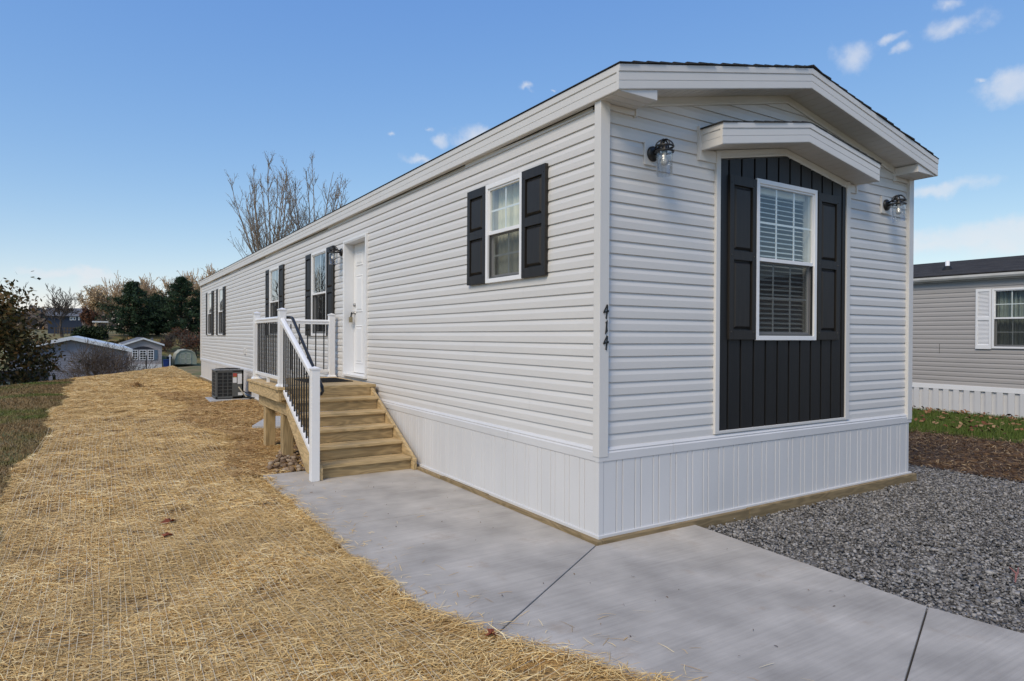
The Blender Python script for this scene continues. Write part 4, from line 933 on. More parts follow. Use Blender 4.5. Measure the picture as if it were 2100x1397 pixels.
for c_ in (((PM[0]+PB[0])/2, (PM[1]+PB[1])/2), ((PB[0]+PR[0])/2, (PB[1]+PR[1])/2)):
    mb = MB(); mb.box(c_[0]-.018, c_[0]+.018, c_[1]-.018, c_[1]+.018, ZD, ZD+.082); mb.build('rail_support', 'white_pvc', porch)
# sloping stair rail
def lerp(a, b, t): return np.array(a)+(np.array(b)-np.array(a))*t
sa, sb = np.array([PM[0]-.0, PM[1]-.044, 0]), np.array([PL[0]+.0, PL[1]+.044, 0])
zt0, zt1, zb0, zb1 = 1.755, 1.115, .915, .262
rail((sa[0], sa[1], zt0), (sb[0], sb[1], zt1), [(o, z*1.12) for o, z in RT], 'stair_rail'); rail((sa[0], sa[1], zb0), (sb[0], sb[1], zb1), [(o, z*1.2) for o, z in RB], 'stair_rail')
nbal = 13
for i in range(nbal):
    t = (i+.6)/(nbal+.2); p = lerp(sa, sb, t)
    mb = MB(); mb.tube([(p[0], p[1], zb0+(zb1-zb0)*t+.04), (p[0], p[1], zt0+(zt1-zt0)*t+.01)], .0098, 10); mb.build('baluster', 'black_metal', porch)
hx = -1.165
mb = MB(); mb.tube([(PM[0]+.03, PM[1]-.01, 1.84), (hx-.03, PM[1]-.01, 1.843), (hx, PM[1]-.03, 1.842), (hx, 4.76, 1.835), (hx, 4.70, 1.815), (hx, 3.50, 1.085), (hx, 3.40, 1.03), (hx, 3.375, .99), (hx-.01, 3.40, .955), (hx-.05, 3.42, .955), (PL[0]+.04, 3.32, .96)], .019, 12)
hr = mb.build('handrail', 'black_metal', porch, smooth=True)
for t in (.35, .8):
    y_ = 4.70-(4.70-3.50)*t; z_ = 1.815-(1.815-1.085)*t
    mb = MB(); mb.tube([(hx, y_, z_-.015), (hx-.02, y_, z_-.06), (-1.265, y_, z_-.07)], .007, 8); mb.build('bracket', 'black_metal', hr)
# door mat
mt = thing('door_mat', (-.45, 5.75, ZD), 'thin black door mat on the porch deck before the door', 'door mat')
mb = MB(); mb.box(-.80, -.16, 5.30, 6.15, ZD+.0005, ZD+.012); mb.build('pad', 'mat_black', mt, bevel=.004)
mb = MB()
for i in range(9): mb.box(-.76, -.20, 5.36+i*.085, 5.39+i*.085, ZD+.0118, ZD+.016)
mb.build('ribs', 'mat_black', mt)
mb = MB(); mb.prism([(x, y, -.05) for x, y in ((-1.02, 8.1), (-.12, 7.6), (-.12, 9.2), (-.5, 9.35))], (0, 0, .085)); tag(mb.build('concrete_pad', 'concrete_pad', bevel=.01, origin=(-.5, 8.5, -.05)), 'small bare concrete pad on the straw behind the porch', 'pad')

# ================================================================== AIR CONDITIONER
ax0, ax1, ay0, ay1, az0, az1 = -.865, -.225, 13.35, 13.99, .05, .755
padm = MB(); padm.box(-1.0, -.07, 13.2, 14.15, -.06, .035); tag(padm.build('condenser_pad', 'concrete_pad', bevel=.012, origin=(-.5, 13.7, -.06)), 'light concrete pad under the grey condenser unit', 'pad')
ac = thing('condenser_unit', ((ax0+ax1)/2, (ay0+ay1)/2, .035), 'dark grey air conditioner condenser unit beside the house wall', 'air conditioner')
mb = MB(); mb.box(ax0+.03, ax1-.03, ay0+.03, ay1-.03, .034, .062); mb.build('base', 'rubber', ac)
mb = MB(); mb.box(ax0+.015, ax1-.015, ay0+.015, ay1-.015, az0+.01, az1-.03); mb.build('coil', 'ac_dark', ac)
mb = MB()
for x0, x1, y0, y1 in ((ax0, ax0+.05, ay0, ay0+.05), (ax1-.26, ax1, ay0, ay0+.05), (ax0, ax0+.05, ay1-.05, ay1), (ax1-.05, ax1, ay1-.05, ay1)): mb.box(x0, x1, y0, y1, az0, az1-.02)
mb.box(ax0, ax1, ay0, ay1, az0, az0+.05); mb.box(ax0, ax1, ay0, ay1, az1-.06, az1-.021); mb.box(ax1-.05, ax1, ay0, ay1, az0, az1-.02)
mb.build('cabinet', 'ac_grey', ac, bevel=.008)
gm = MB()
for i in range(7):
    z = az0+.05+i*.085
    g = MB(); g.box(ax0+.052, ax1-.262, ay0+.004, ay0+.012, z+.073, z+.084); g.build('louver', 'ac_grey', ac)
    g = MB(); g.box(ax0+.004, ax0+.012, ay0+.052, ay1-.052, z+.073, z+.084); g.build('louver', 'ac_grey', ac)
for x in (ax0+.16, ax0+.27):
    g = MB(); g.box(x, x+.014, ay0+.002, ay0+.0145, az0+.05, az1-.06); g.build('louver_bar', 'ac_grey', ac)
mb = MB(); mb.box(ax0-.008, ax1+.008, ay0-.008, ay1+.008, az1-.021, az1); mb.build('top_cover', 'ac_top', ac, bevel=.01)
mb = MB()
for q in (.08, .13, .18, .23, .28): mb.tube([((ax0+ax1)/2+q*math.cos(t), (ay0+ay1)/2+q*math.sin(t), az1+.03-.05*q) for t in np.linspace(0, 6.283, 25)], .004, 5, False)
for t in np.linspace(0, 6.283, 9)[:-1]: mb.tube([((ax0+ax1)/2, (ay0+ay1)/2, az1+.035), ((ax0+ax1)/2+.29*math.cos(t), (ay0+ay1)/2+.29*math.sin(t), az1+.004)], .004, 5)
mb.build('fan_guard', 'ac_dark', ac)
for x0, x1, z0, z1, m_ in ((ax1-.245, ax1-.155, .58, .665, 'sticker_red'), (ax1-.25, ax1-.16, .43, .56, 'sticker'), (ax1-.14, ax1-.04, .40, .65, 'sticker'), (ax1-.13, ax1-.02, .12, .19, 'sticker'), (ax1-.235, ax1-.165, .56, .585, 'sticker_yellow')):
    mb = MB(); mb.box(x0, x1, ay0-.003, ay0+.001, z0, z1); mb.build('label_sticker', m_, ac)
mb = MB(); mb.tube([(ax1-.12, ay0-.006, .33), (ax1-.04, ay0-.04, .20), (ax1+.05, ay0-.05, .08), (ax1+.16, ay0-.12, .05)], .016, 8); tag(mb.build('conduit', 'pipe_tan', origin=(ax1, ay0, .05), smooth=True), 'tan flexible conduit running from the condenser to the ground', 'conduit')
mb = MB(); mb.tube([(ax1-.02, ay0+.1, .22), (ax1+.08, ay0+.05, .16), (ax1+.2, ay0+.1, .17)], .013, 8); mb.tube([(ax1-.02, ay0+.06, .075), (ax1+.1, ay0-.1, .06), (ax1+.19, ay0-.35, .06)], .024, 8); tag(mb.build('line_set', 'rubber', origin=(ax1, ay0, .05), smooth=True), 'black insulated pipes between condenser and house skirting', 'pipes')

# ================================================================== GREY NEIGHBOUR ON THE RIGHT
NX, NY0, NY1 = 12.6, -9.0, 17.0
mat('grey_vinyl', (.41, .385, .365), .5, (.375, .355, .34), scale=1, stretch=(1, 1, 4), ovar=.012)
mat('nb_trim', (.62, .61, .59), .5, (.5, .48, .44), scale=5, detail=7); mat('nb_roof', (.060, .054, .050), .92, (.030, .027, .026), scale=8, stretch=(1, .6, 1), detail=8, ovar=.15, bump=.5, bscale=120)
mat('curtain', (.33, .36, .33), .8, (.18, .21, .19), scale=14, stretch=(4, 4, .2))
nb_ = thing('neighbour_home', (NX+2.2, 4, 0), 'grey sided neighbouring home with white shutters and dark shingle roof', 'house')
TN = ([[0, 1, 0], [-1, 0, 0], [0, 0, 1]], (NX, NY1, 0)); NL = NY1-NY0
nwin = (NL-(NY1-2.285), NL-(NY1-1.30))
uw0, uw1 = NY1-2.285, NY1-1.30
opn = [(uw0+.03, uw1-.03, 1.43, 2.635)]
wl_ = sheathing(TN, 0, NL, .58, 2.87, opn); wl_.box(0, .1, .05, 4.4, .58, 2.87); wl_.box(NL-.1, NL, .05, 4.4, .58, 2.87); wl_.box(.1, NL-.1, 4.3, 4.4, .58, 2.87)
wl_.prism([(.02, 0, 2.87), (.02, 4.4, 2.87), (.02, 2.2, 3.38)], (.1, 0, 0)); wl_.prism([(NL-.12, 0, 2.87), (NL-.12, 4.4, 2.87), (NL-.12, 2.2, 3.38)], (.1, 0, 0))
wl_ = wl_.build('wall', 'grey_vinyl', nb_)
siding(wl_, TN, 0, NL, .585, 24, opn, 'grey_vinyl', clip=lambda z: (0, NL) if z < 2.9 else (1, 1))
for z in (1.285, 1.387): mb = MB(*TN); mb.box(NY1-3.305, NY1-3.297, -.003, .004, z, z+.10); mb.build('siding_seam', 'ac_grey', wl_)
mb = MB(*TN); mb.box(0, NL, -.03, .01, .485, .59); mb.build('trim_band', 'white_pvc', nb_, bevel=.004)
sk = empty_part('skirting', nb_)
mb = MB(); mb.box(-.016, .016, 0, .112, 0, .50); me_s = mb.mesh('skirting_rib'); me_s.materials.append(MATS['skirt'])
for i in range(int(NL/.205)):
    piece(me_s, 'skirting_rib', sk, (NX-.012, NY0+i*.205, -.01))
mb = MB(*TN); mb.box(0, NL, .006, .03, -.02, .49); mb.build('skirting_back', 'skirt', sk)
mb = MB(*TN); mb.box(0, NL, -.02, .03, -.025, .02); mb.build('bottom_track', 'nb_trim', sk)
rf = MB(); rx0, rxm, rx1, rz0, rz1 = NX-.14, NX+2.3, NX+4.6, 2.965, 3.515
for pl in ([(rx0, rz0), (rxm, rz1), (rxm, rz1+.03), (rx0, rz0+.03)], [(rxm, rz1), (rx1, rz0), (rx1, rz0+.03), (rxm, rz1+.03)]): rf.prism([(x, NY0-.2, z) for x, z in pl], (0, NL+.4, 0))
rf = rf.build('roof', 'nb_roof', nb_)
for i in range(16):
    xa = rx0-.01+i*(rxm-rx0)/16; xe = xa+(rxm-rx0)/16+.04; q = lambda x: rz0+.03+(rz1-rz0)*(x-rx0)/(rxm-rx0)
    mb = MB(); mb.prism([(xa, NY0-.22, q(xa)+.002), (xe, NY0-.22, q(xe)+.001), (xe, NY0-.22, q(xe)+.007), (xa, NY0-.22, q(xa)+.015)], (0, NL+.44, 0)); mb.build('shingle_course', 'nb_roof', rf)
mb = MB(); vp = PY(1943, 556, 0); 
vx = NX+.75; vy = CAM[1]+ray(1943, 556)[1]*(vx-CAM[0])/ray(1943, 556)[0]
mb.lathe((vx, vy, 3.1), [(.045, 0), (.045, .31), (.036, .31)], 14); mb.build('vent_pipe', 'white_pvc', rf, smooth=True)
mb = MB(); mb.lathe((vx, vy, 3.1), [(.13, .06), (.07, .18), (.05, .19)], 14); mb.build('vent_boot', 'rubber', rf, smooth=True)
G = [(0, 0), (.09, 0), (.115, .04), (.115, .085), (.10, .085), (.10, .045), (.08, .015), (0, .015)]
mb = MB(); mb.extrude(G, (NX-.05, NY0-.2, 2.885), (NX-.05, NY1+.2, 2.885), (-1, 0, 0)); mb.build('gutter', 'nb_trim', nb_)
mb = MB(); mb.box(NX-.06, NX+.02, NY0-.2, NY1+.2, 2.855, 2.965); mb.build('eave_soffit', 'nb_trim', nb_)
def nbwin():
    global home
    keep_ = home; 
    globals()['home'] = nb_
    fr = window(TN, uw0, uw1-uw0, 1.405, 1.255, 3, 2, None); globals()['home'] = keep_
    for ch in list(fr.children):
        if ch.name.startswith('blind'): bpy.data.objects.remove(ch)
    mb = MB(*TN); pts = []
    N = 60
    for i in range(N+1):
        u = uw0+.04+(uw1-uw0-.08)*i/N; d_ = .14+.025*math.sin(i*1.1)+.012*math.sin(i*2.7)
        pts += [(u, d_, 1.43), (u, d_, 2.63)]
    mb.add(pts, [(2*i, 2*i+2, 2*i+3, 2*i+1) for i in range(N)]); mb.build('curtain', 'curtain', fr, fix=False)
nbwin()
for us in (uw0-.30, uw1+.005):
    mb = MB(*TN); w_, z0, z1 = .29, 1.39, 2.665; s = .04
    mb.box(us, us+s, -.03, 0, z0, z1); mb.box(us+w_-s, us+w_, -.03, 0, z0, z1)
    for a_, b_ in ((z0, z0+.09), (2.0, 2.07), (z1-.06, z1)): mb.box(us+s, us+w_-s, -.03, 0, a_, b_)
    sh = mb.build('shutter', 'white_pvc', nb_, bevel=.002)
    for a_, b_ in ((z0+.09, 2.0), (2.07, z1-.06)):
        k_ = int((b_-a_)/.027)
        for i in range(k_):
            z = a_+(b_-a_)*i/k_; g = MB(*TN); g.prism([(us+s, -.022, z), (us+s, -.008, z+.022), (us+s, -.004, z+.022), (us+s, -.018, z)], (w_-2*s, 0, 0)); g.build('slat', 'white_pvc', sh)

# ================================================================== BACKGROUND: HOUSES, SHED, BINS
mat('lilac_vinyl', (.26, .26, .30), .6, (.23, .23, .265), scale=2); mat('white_metal', (.72, .74, .76), .35, (.6, .62, .65), scale=2)
mat('dark_block', (.035, .036, .045), .85, (.02, .021, .027), scale=12, ovar=.2); mat('pale_green', (.13, .17, .155), .8)
mat('dark_window', (.03, .033, .038), .15); mat('beige_vinyl', (.36, .33, .33), .6, (.33, .30, .30), scale=2); mat('blue_shutter', (.10, .15, .21), .5)
mat('grey_roof', (.16, .165, .18), .8, (.12, .125, .135), scale=3); mat('shed_green', (.30, .33, .25), .6, (.26, .29, .22), scale=2); mat('shed_trim', (.46, .47, .38), .6)
mat('bin_blue', (.012, .035, .16), .45); mat('bin_dark', (.02, .024, .035), .5); mat('asphalt', (.11, .105, .105), .9, (.085, .08, .08), scale=2)
mat('house_blue', (.032, .045, .075), .7); mat('wood_fence', (.10, .08, .06), .9)
def gable_home(name, label, Y, ridge, eL, eR, zb, depth, wallm, roofm, fas, expo=.13, cat='house'):
    """gable end facing the camera on plane Y; ridge, eL, eR are (x, z)"""
    o = thing(name, (ridge[0], Y, zb), label, cat)
    w = MB(); pl = [(eL[0], Y, zb), (eR[0], Y, zb), (eR[0], Y, eR[1]), (ridge[0], Y, ridge[1]), (eL[0], Y, eL[1])]
    w.prism(pl, (0, depth, 0)); w = w.build('wall', wallm, o)
    n = int((ridge[1]-zb)/expo)
    for i in range(n):
        z = zb+.05+i*expo; zt_ = z+expo
        def xr(z_):
            l = eL[0] if z_ <= eL[1] else eL[0]+(z_-eL[1])/(ridge[1]-eL[1])*(ridge[0]-eL[0])
            r_ = eR[0] if z_ <= eR[1] else eR[0]+(z_-eR[1])/(ridge[1]-eR[1])*(ridge[0]-eR[0]); return l, r_
        l, r_ = xr(zt_)
        if r_-l < .3: break
        mb = MB(); l0, r0 = xr(z)
        mb.prism([(0, Y-.022, z), (0, Y-.004, zt_-.004), (0, Y+.01, zt_-.004), (0, Y+.01, z)], (1, 0, 0))
        mb.v = [((l0 if a[2] < z+.01 else l) if a[0] < .5 else (r0 if a[2] < z+.01 else r_), a[1], a[2]) for a in mb.v]; mb.build('siding_board', wallm, w)
    rf = MB(); ov = .25; yo = .35
    for (ex, ez), sg in ((eL, -1), (eR, 1)):
        sl = (ridge[1]-ez)/(ridge[0]-ex); x2 = ex+sg*ov; z2 = ez+sl*(sg*ov)
        rf.prism([(ridge[0], Y-yo, ridge[1]+.14), (x2, Y-yo, z2+.14), (x2, Y-yo, z2+.21), (ridge[0], Y-yo, ridge[1]+.21)], (0, depth+2*yo, 0))
    rf = rf.build('roof', roofm, o)
    for (ex, ez), sg in ((eL, -1), (eR, 1)):
        sl = (ridge[1]-ez)/(ridge[0]-ex); x2 = ex+sg*ov; z2 = ez+sl*(sg*ov); mb = MB()
        mb.prism([(ridge[0], Y-yo-.03, ridge[1]+.0), (x2, Y-yo-.03, z2), (x2, Y-yo-.03, z2+.205), (ridge[0], Y-yo-.03, ridge[1]+.205)], (0, .03, 0)); mb.build('fascia', fas, rf)
        mb = MB(); mb.box(x2-.02, x2+.02, Y-yo, Y+depth+yo, z2, z2+.2); mb.build('fascia', fas, rf)
    return o
def xz(px_, py_, Y): p = PY(px_, py_, Y); return (p[0], p[2])
def bwindow(o, x0, x1, z0, z1, Y, cols=2, rows=2, t=.06):
    mb = MB()
    for a in ((x0, x0+t, z0, z1), (x1-t, x1, z0, z1), (x0+t, x1-t, z0, z0+t), (x0+t, x1-t, z1-t, z1)): mb.box(a[0], a[1], Y-.06, Y+.02, a[2], a[3])
    for i in range(1, cols): x = x0+(x1-x0)*i/cols; mb.box(x-.02, x+.02, Y-.055, Y+.0, z0+t, z1-t)
    for i in range(1, rows): z = z0+(z1-z0)*i/rows; mb.box(x0+t, x1-t, Y-.052, Y+.0, z-.025, z+.025)
    f = mb.build('window', 'white_pvc', o)
    mb = MB(); mb.box(x0+t*.5, x1-t*.5, Y-.035, Y-.025, z0+t*.5, z1-t*.5); mb.build('pane', 'dark_window', f); return f
YG = 44.
r_, l_, e_ = xz(146, 697, YG), xz(26, 716, YG), xz(262, 720.5, YG); l_ = (2*r_[0]-e_[0], e_[1])
gh = gable_home('grey_house', 'long grey sided house with white roof edge, low behind the straw crest', YG, r_, l_, e_, -2.75, 16, 'lilac_vinyl', 'white_metal', 'white_metal', .115)
for a, b in ((48, 58), (70, 84)):
    p, q = xz(a, 752, YG), xz(b, 735, YG); bwindow(gh, p[0], q[0], p[1], q[1], YG-.02)
p, q = xz(-60, 786, 42), xz(99, 758.5, 42)
bw_ = thing('block_wall', ((p[0]+q[0])/2, 42, -2.6), 'low dark block wall before the long grey sided house', 'wall')
nr = 6; hrow = (q[1]-p[1])/nr
mb = MB(); mb.box(p[0], q[0], 42.05, 42.35, -2.7, q[1]-.01); mb.build('core', 'dark_block', bw_)
for i in range(nr):
    x = p[0]-(.22 if i % 2 else 0)
    while x < q[0]:
        a, b = max(x, p[0]), min(x+.43, q[0]); 
        if b-a > .05: mb = MB(); mb.box(a, b-.012, 42.0, 42.06, p[1]+i*hrow, p[1]+(i+1)*hrow-.012); mb.build('block', 'dark_block', bw_)
        x += .44
mb = MB(); mb.box(p[0], q[0]+.0, 41.97, 42.3, -2.7, p[1]-.003); mb.build('base', 'pale_green', bw_)
YP = 89.
r_, l_, e_ = xz(294, 696, YP), xz(265, 709, YP), xz(332, 708, YP); l_ = (2*r_[0]-e_[0], e_[1])
ph = gable_home('beige_house', 'small beige mobile home with arched triple window and blue shutter', YP, r_, l_, e_, -2.95, 14, 'beige_vinyl', 'grey_roof', 'white_metal', .2)
for a, b in ((271, 283), (286, 300), (303, 315.5)):
    p, q = xz(a, 738.5, YP), xz(b, 718, YP); bwindow(ph, p[0], q[0], p[1], q[1], YP-.03, 2, 4, .07)
p, q = xz(316.5, 738.5, YP), xz(323, 718, YP); mb = MB(); mb.box(p[0], q[0], YP-.07, YP, p[1], q[1]); mb.build('shutter', 'blue_shutter', ph)
p, q, t_ = xz(270, 716.5, YP), xz(316, 716.5, YP), xz(293, 710.5, YP)
mb = MB(); pts = [(p[0], YP-.08, p[1]), (q[0], YP-.08, p[1])]+[(q[0]+(p[0]-q[0])*k/8, YP-.08, p[1]+(t_[1]-p[1])*math.sin(math.pi*k/8)) for k in range(1, 8)]
mb.prism(pts, (0, .1, 0)); mb.build('arch_hood', 'dark_block', ph)
p = xz(262, 748, YP); mb = MB(); mb.box(l_[0]-.02, e_[0]+.02, YP-.06, YP+.1, -3.1, p[1]); mb.build('skirting', 'skirt', ph)
for a, b, c_ in ((309, 314, 693), (286, 289, 698)):
    p, q = xz(a, 703, YP+3), xz(b, c_, YP+3); mb = MB(); mb.box(p[0], q[0], YP+2.8, YP+3.2, p[1]-.5, q[1]); mb.build('roof_vent', 'grey_roof', ph)
YS = 94.
shed = thing('garden_shed', (6.8, YS, -2.4), 'pale green barn roofed garden shed with double doors', 'shed')
oc = [xz(a, b, YS) for a, b in ((358.5, 747), (358.5, 738), (362, 727), (370, 720), (381, 718), (392, 720), (399, 725), (403.5, 736), (403.5, 747))]
mb = MB(); mb.prism([(x, YS, z) for x, z in oc], (0, 3.5, 0)); mb.build('wall', 'shed_green', shed)
rf = MB(); up = oc[1:-1]
for (a, b) in zip(up, up[1:]): rf.prism([(a[0], YS-.12, a[1]), (b[0], YS-.12, b[1]), (b[0], YS-.12, b[1]+.10), (a[0], YS-.12, a[1]+.10)], (0, 3.8, 0))
rf.build('roof', 'shed_trim', shed)
for a, b in ((369, 380.3), (381, 392)):
    p, q = xz(a, 746.5, YS), xz(b, 724.5, YS); mb = MB(); mb.box(p[0], q[0], YS-.04, YS, p[1], q[1]); d = mb.build('door', 'shed_green', shed)
    mb = MB(); t = .07
    zc_ = (p[1]+q[1])/2
    for bb in ((p[0], p[0]+t, p[1], q[1]), (q[0]-t, q[0], p[1], q[1]), (p[0], q[0], q[1]-t, q[1]), (p[0], q[0], zc_-.04, zc_+.04), (p[0], q[0], p[1], p[1]+t)): mb.box(bb[0], bb[1], YS-.065, YS-.04, bb[2], bb[3])
    mb.build('door_trim', 'shed_trim', d)
def bin_(name, x0, x1, y0, y1, Y, m_, label):
    p, q = xz(x0, y0, Y), xz(x1, y1, Y); w = q[0]-p[0]; h = q[1]-p[1]; cx_ = (p[0]+q[0])/2
    o = thing(name, (cx_, Y, p[1]), label, 'bin', 'wheeled bins by the beige house')
    mb = MB(); b_, t_ = w*.40, w*.5
    mb.add([(cx_-b_, Y-b_, p[1]), (cx_+b_, Y-b_, p[1]), (cx_+b_, Y+b_, p[1]), (cx_-b_, Y+b_, p[1]), (cx_-t_, Y-t_, q[1]-.08*h), (cx_+t_, Y-t_, q[1]-.08*h), (cx_+t_, Y+t_, q[1]-.08*h), (cx_-t_, Y+t_, q[1]-.08*h)],
           [(0, 3, 2, 1), (4, 5, 6, 7), (0, 1, 5, 4), (1, 2, 6, 5), (2, 3, 7, 6), (3, 0, 4, 7)]); mb.build('body', m_, o, bevel=.03)
    mb = MB(); mb.prism([(cx_-t_*1.06, Y-t_*1.1, q[1]-.08*h), (cx_-t_*1.06, Y-t_*1.1, q[1]-.03*h), (cx_-t_*1.06, Y, q[1]), (cx_-t_*1.06, Y+t_*1.1, q[1]-.02*h), (cx_-t_*1.06, Y+t_*1.1, q[1]-.08*h)], (t_*2.12, 0, 0)); mb.build('lid', m_, o)
    mb = MB(); mb.tube([(cx_-t_, Y+t_, p[1]+.12), (cx_+t_, Y+t_, p[1]+.12)], .12, 10); mb.build('wheels', 'rubber', o)
bin_('wheeled_bin', 334.5, 346, 753.5, 737, 88., 'bin_blue', 'bright blue wheeled bin beside the beige mobile home')
bin_('wheeled_bin', 341.5, 352, 750, 731, 90.5, 'bin_dark', 'dark wheeled bin behind the bright blue bin')
p, q = xz(347.5, 752, 87.5), xz(349.5, 727, 87.5); mb = MB(); mb.box(p[0], q[0], 87.4, 87.53, p[1]-.2, q[1]); mb.box(p[0]-.1, q[0]+.1, 87.39, 87.54, q[1]-.25, q[1]-.15); tag(mb.build('marker_post', 'white_pvc', origin=(p[0], 87.5, p[1])), 'white post standing beside the dark wheeled bin', 'post')
poly = [(2.2, 80), (4.0, 80), (4.1, 92.5), (9.5, 92.8), (14, 92), (14, 80)]
mb = MB(); ps = []
gx_, gy_ = np.linspace(3.75, 16, 10), np.linspace(78, 92.6, 12)
pts = [(x, y, hterr(x, y)+.07) for y in gy_ for x in gx_]; mb.add(pts, [(j*10+i, j*10+i+1, (j+1)*10+i+1, (j+1)*10+i) for j in range(11) for i in range(9)]); tag(mb.build('driveway', 'asphalt', fix=False), 'grey asphalt drive beside the beige mobile home', kind='structure')
p = PY(300.4, 767, 33.5); q = PY(300.4, 730.5, 33.5); mb = MB(); mb.tube([(p[0], 33.5, p[2]-.6), (q[0], 33.5, q[2])], .025, 8); mb.lathe((q[0], 33.5, q[2]), [(.045, 0), (.04, .03), (0, .04)], 10); tag(mb.build('stake', 'black_metal', origin=(p[0], 33.5, p[2]-.6)), 'thin black stake standing behind the bare bush', 'stake')
# blue house and carport on the rise
YB_ = 152.
p, q = xz(100, 678, YB_), xz(166, 648, YB_); p2 = xz(98, 648, YB_)
bh = thing('blue_house', ((p[0]+q[0])/2, YB_, p[1]), 'dark blue house with grey roof on the rise behind the bare tree', 'house')
mb = MB(); mb.box(p2[0], q[0], YB_, YB_+9, p[1]-1, q[1]); mb.build('wall', 'house_blue', bh)
rz = xz(110, 631, YB_+4)[1]; mb = MB(); mb.prism([(p2[0]-.4, YB_-.5, q[1]-.1), (p2[0]-.4, YB_+4.5, rz), (p2[0]-.4, YB_+9.5, q[1]-.1)], (q[0]-p2[0]+.8, 0, 0)); mb.build('roof', 'grey_roof', bh)
for a, b in ((143, 149), (150, 156), (160, 164)):
    p_, q_ = xz(a, 657, YB_), xz(b, 650, YB_); bwindow(bh, p_[0], q_[0], p_[1], q_[1], YB_-.03, 1, 1, .14)
cp = thing('carport', (PY(205, 672, 128)[0], 128, PY(205, 672, 128)[2]), 'white flat roofed carport beside the dark evergreen bush', 'carport')
p, q = xz(189, 665, 128), xz(222, 660.5, 128); mb = MB(); mb.box(p[0], q[0], 127, 132, q[1]-.12, q[1]+.12); mb.build('roof', 'white_metal', cp)
for x in np.linspace(p[0]+.2, q[0]-.2, 3):
    for y in (127.2, 131.8): mb = MB(); mb.box(x-.06, x+.06, y-.06, y+.06, .6, q[1]-.12); mb.build('post', 'wood_fence', cp)
fe = thing('rail_fence', (PY(140, 686, 122)[0], 122, 1.2), 'brown rail fence on the grass before the blue house', 'fence')
fx = np.linspace(PY(112, 685, 122)[0], PY(164, 685, 122)[0], 9)
for x in fx: mb = MB(); z = float(hterr(x, 122)); mb.box(x-.07, x+.07, 121.93, 122.07, z-.2, z+1.15); mb.build('post', 'wood_fence', fe)
for a, b in zip(fx, fx[1:]):
    for k in (.45, .95): mb = MB(); z = float(hterr((a+b)/2, 122)); mb.box(a, b, 121.96, 122.0, z+k, z+k+.12); mb.build('rail', 'wood_fence', fe)

# ================================================================== TREES
mat('bark_grey', (.30, .24, .185), .9, (.19, .15, .115), scale=8, stretch=(1, 1, .3)); mat('bark_dark', (.035, .028, .024), .9, (.022, .018, .016), scale=8); mat('bark_sunlit', (.55, .40, .26), .9, (.40, .29, .18), scale=5); mat('bark_mid', (.13, .10, .08), .9, (.08, .065, .05), scale=6)  # pale bark has the sunlight on the far trees put into its colour
mat_rnd('pine_needles', [(.008, .018, .010), (.016, .036, .017), (.028, .055, .024), (.05, .085, .035)], .7)
mat_rnd('oak_leaves', [(.035, .036, .012), (.075, .068, .02), (.13, .09, .03), (.24, .13, .05)], .65)
mat_rnd('rust_leaves', [(.06, .02, .012), (.12, .045, .022), (.18, .085, .04)], .8); mat_rnd('tan_leaves', [(.34, .23, .12), (.50, .37, .21), (.62, .48, .29)], .8); mat_rnd('bush_leaves', [(.010, .018, .008), (.022, .036, .014), (.04, .06, .022)], .7)  # tan leaf tones lightened likewise, sunlight painted into them
mat_rnd('orange_leaves', [(.14, .05, .02), (.22, .09, .04)], .8); mat_rnd('bud', [(.16, .13, .08), (.26, .22, .13)], .8)
def skeleton(seed, H, levels, r0, spread=.55, up=.25, nk=(3, 5), lean=0., trunk=.3, multi=1, kink=.12, ratio=(.62, .85), fan=1.):
    """list of (points, radii, level) of a branching tree at the origin"""
    r = random.Random(seed); out = []
    def grow(p, d, L, rad0, lv):
        n = 4 if lv < 2 else 3; pts = [p.copy()]; rs = [rad0]; q = p.copy(); dd = d.copy()
        for i in range(n):
            dd = dd+np.array([r.gauss(0, kink), r.gauss(0, kink), r.gauss(0, kink*.6)+up*.12]); dd /= np.linalg.norm(dd)
            q = q+dd*L/n; pts.append(q.copy()); rs.append(rad0*(1-.62*(i+1)/n))
        out.append((pts, rs, lv))
        if lv >= levels: return
        kids = r.randint(*nk)
        for k in range(kids):
            t = r.uniform(.35, 1.) if lv else r.uniform(.55, 1.)
            if k == 0: t = 1.
            i = min(int(t*n), n-1); f = t*n-i; s = pts[i]+(pts[i+1]-pts[i])*f
            a = r.uniform(0, 6.283); pr = np.cross(dd, [math.cos(a), math.sin(a), .3]); pr /= np.linalg.norm(pr)+1e-9
            nd = dd*(1-spread*.55)+pr*spread*r.uniform(.6, 1.25)*fan+np.array([0, 0, up]); nd /= np.linalg.norm(nd)
            grow(s, nd, L*r.uniform(*ratio), max(rad0*(1-.62*t)*r.uniform(.62, .9), .004), lv+1)
    for m_ in range(multi):
        a = r.uniform(0, 6.28); d = np.array([math.cos(a)*lean*(1+.4*m_), math.sin(a)*lean*(1+.4*m_), 1.]); d /= np.linalg.norm(d)
        grow(np.array([r.uniform(-.12, .12)*(multi > 1), r.uniform(-.12, .12)*(multi > 1), -.3]), d, H*trunk*(1 if m_ == 0 else r.uniform(.7, 1)), r0*(1 if m_ == 0 else .8), 0)
    return out
def leaf_quads(C, size, seed, aspect=.6, flat=0.):
    r = np.random.default_rng(seed); n = len(C)
    a = r.normal(size=(n, 3)); a[:, 2] *= 1-flat; a /= np.linalg.norm(a, axis=1)[:, None]; b = np.cross(a, r.normal(size=(n, 3))); b /= np.linalg.norm(b, axis=1)[:, None]
    s = (size*r.uniform(.6, 1.3, n))[:, None]
    V = np.stack([C-a*s, C+b*s*aspect, C+a*s, C-b*s*aspect], 1).reshape(-1, 3); return V, np.arange(4*n).reshape(-1, 4), r.random(n)
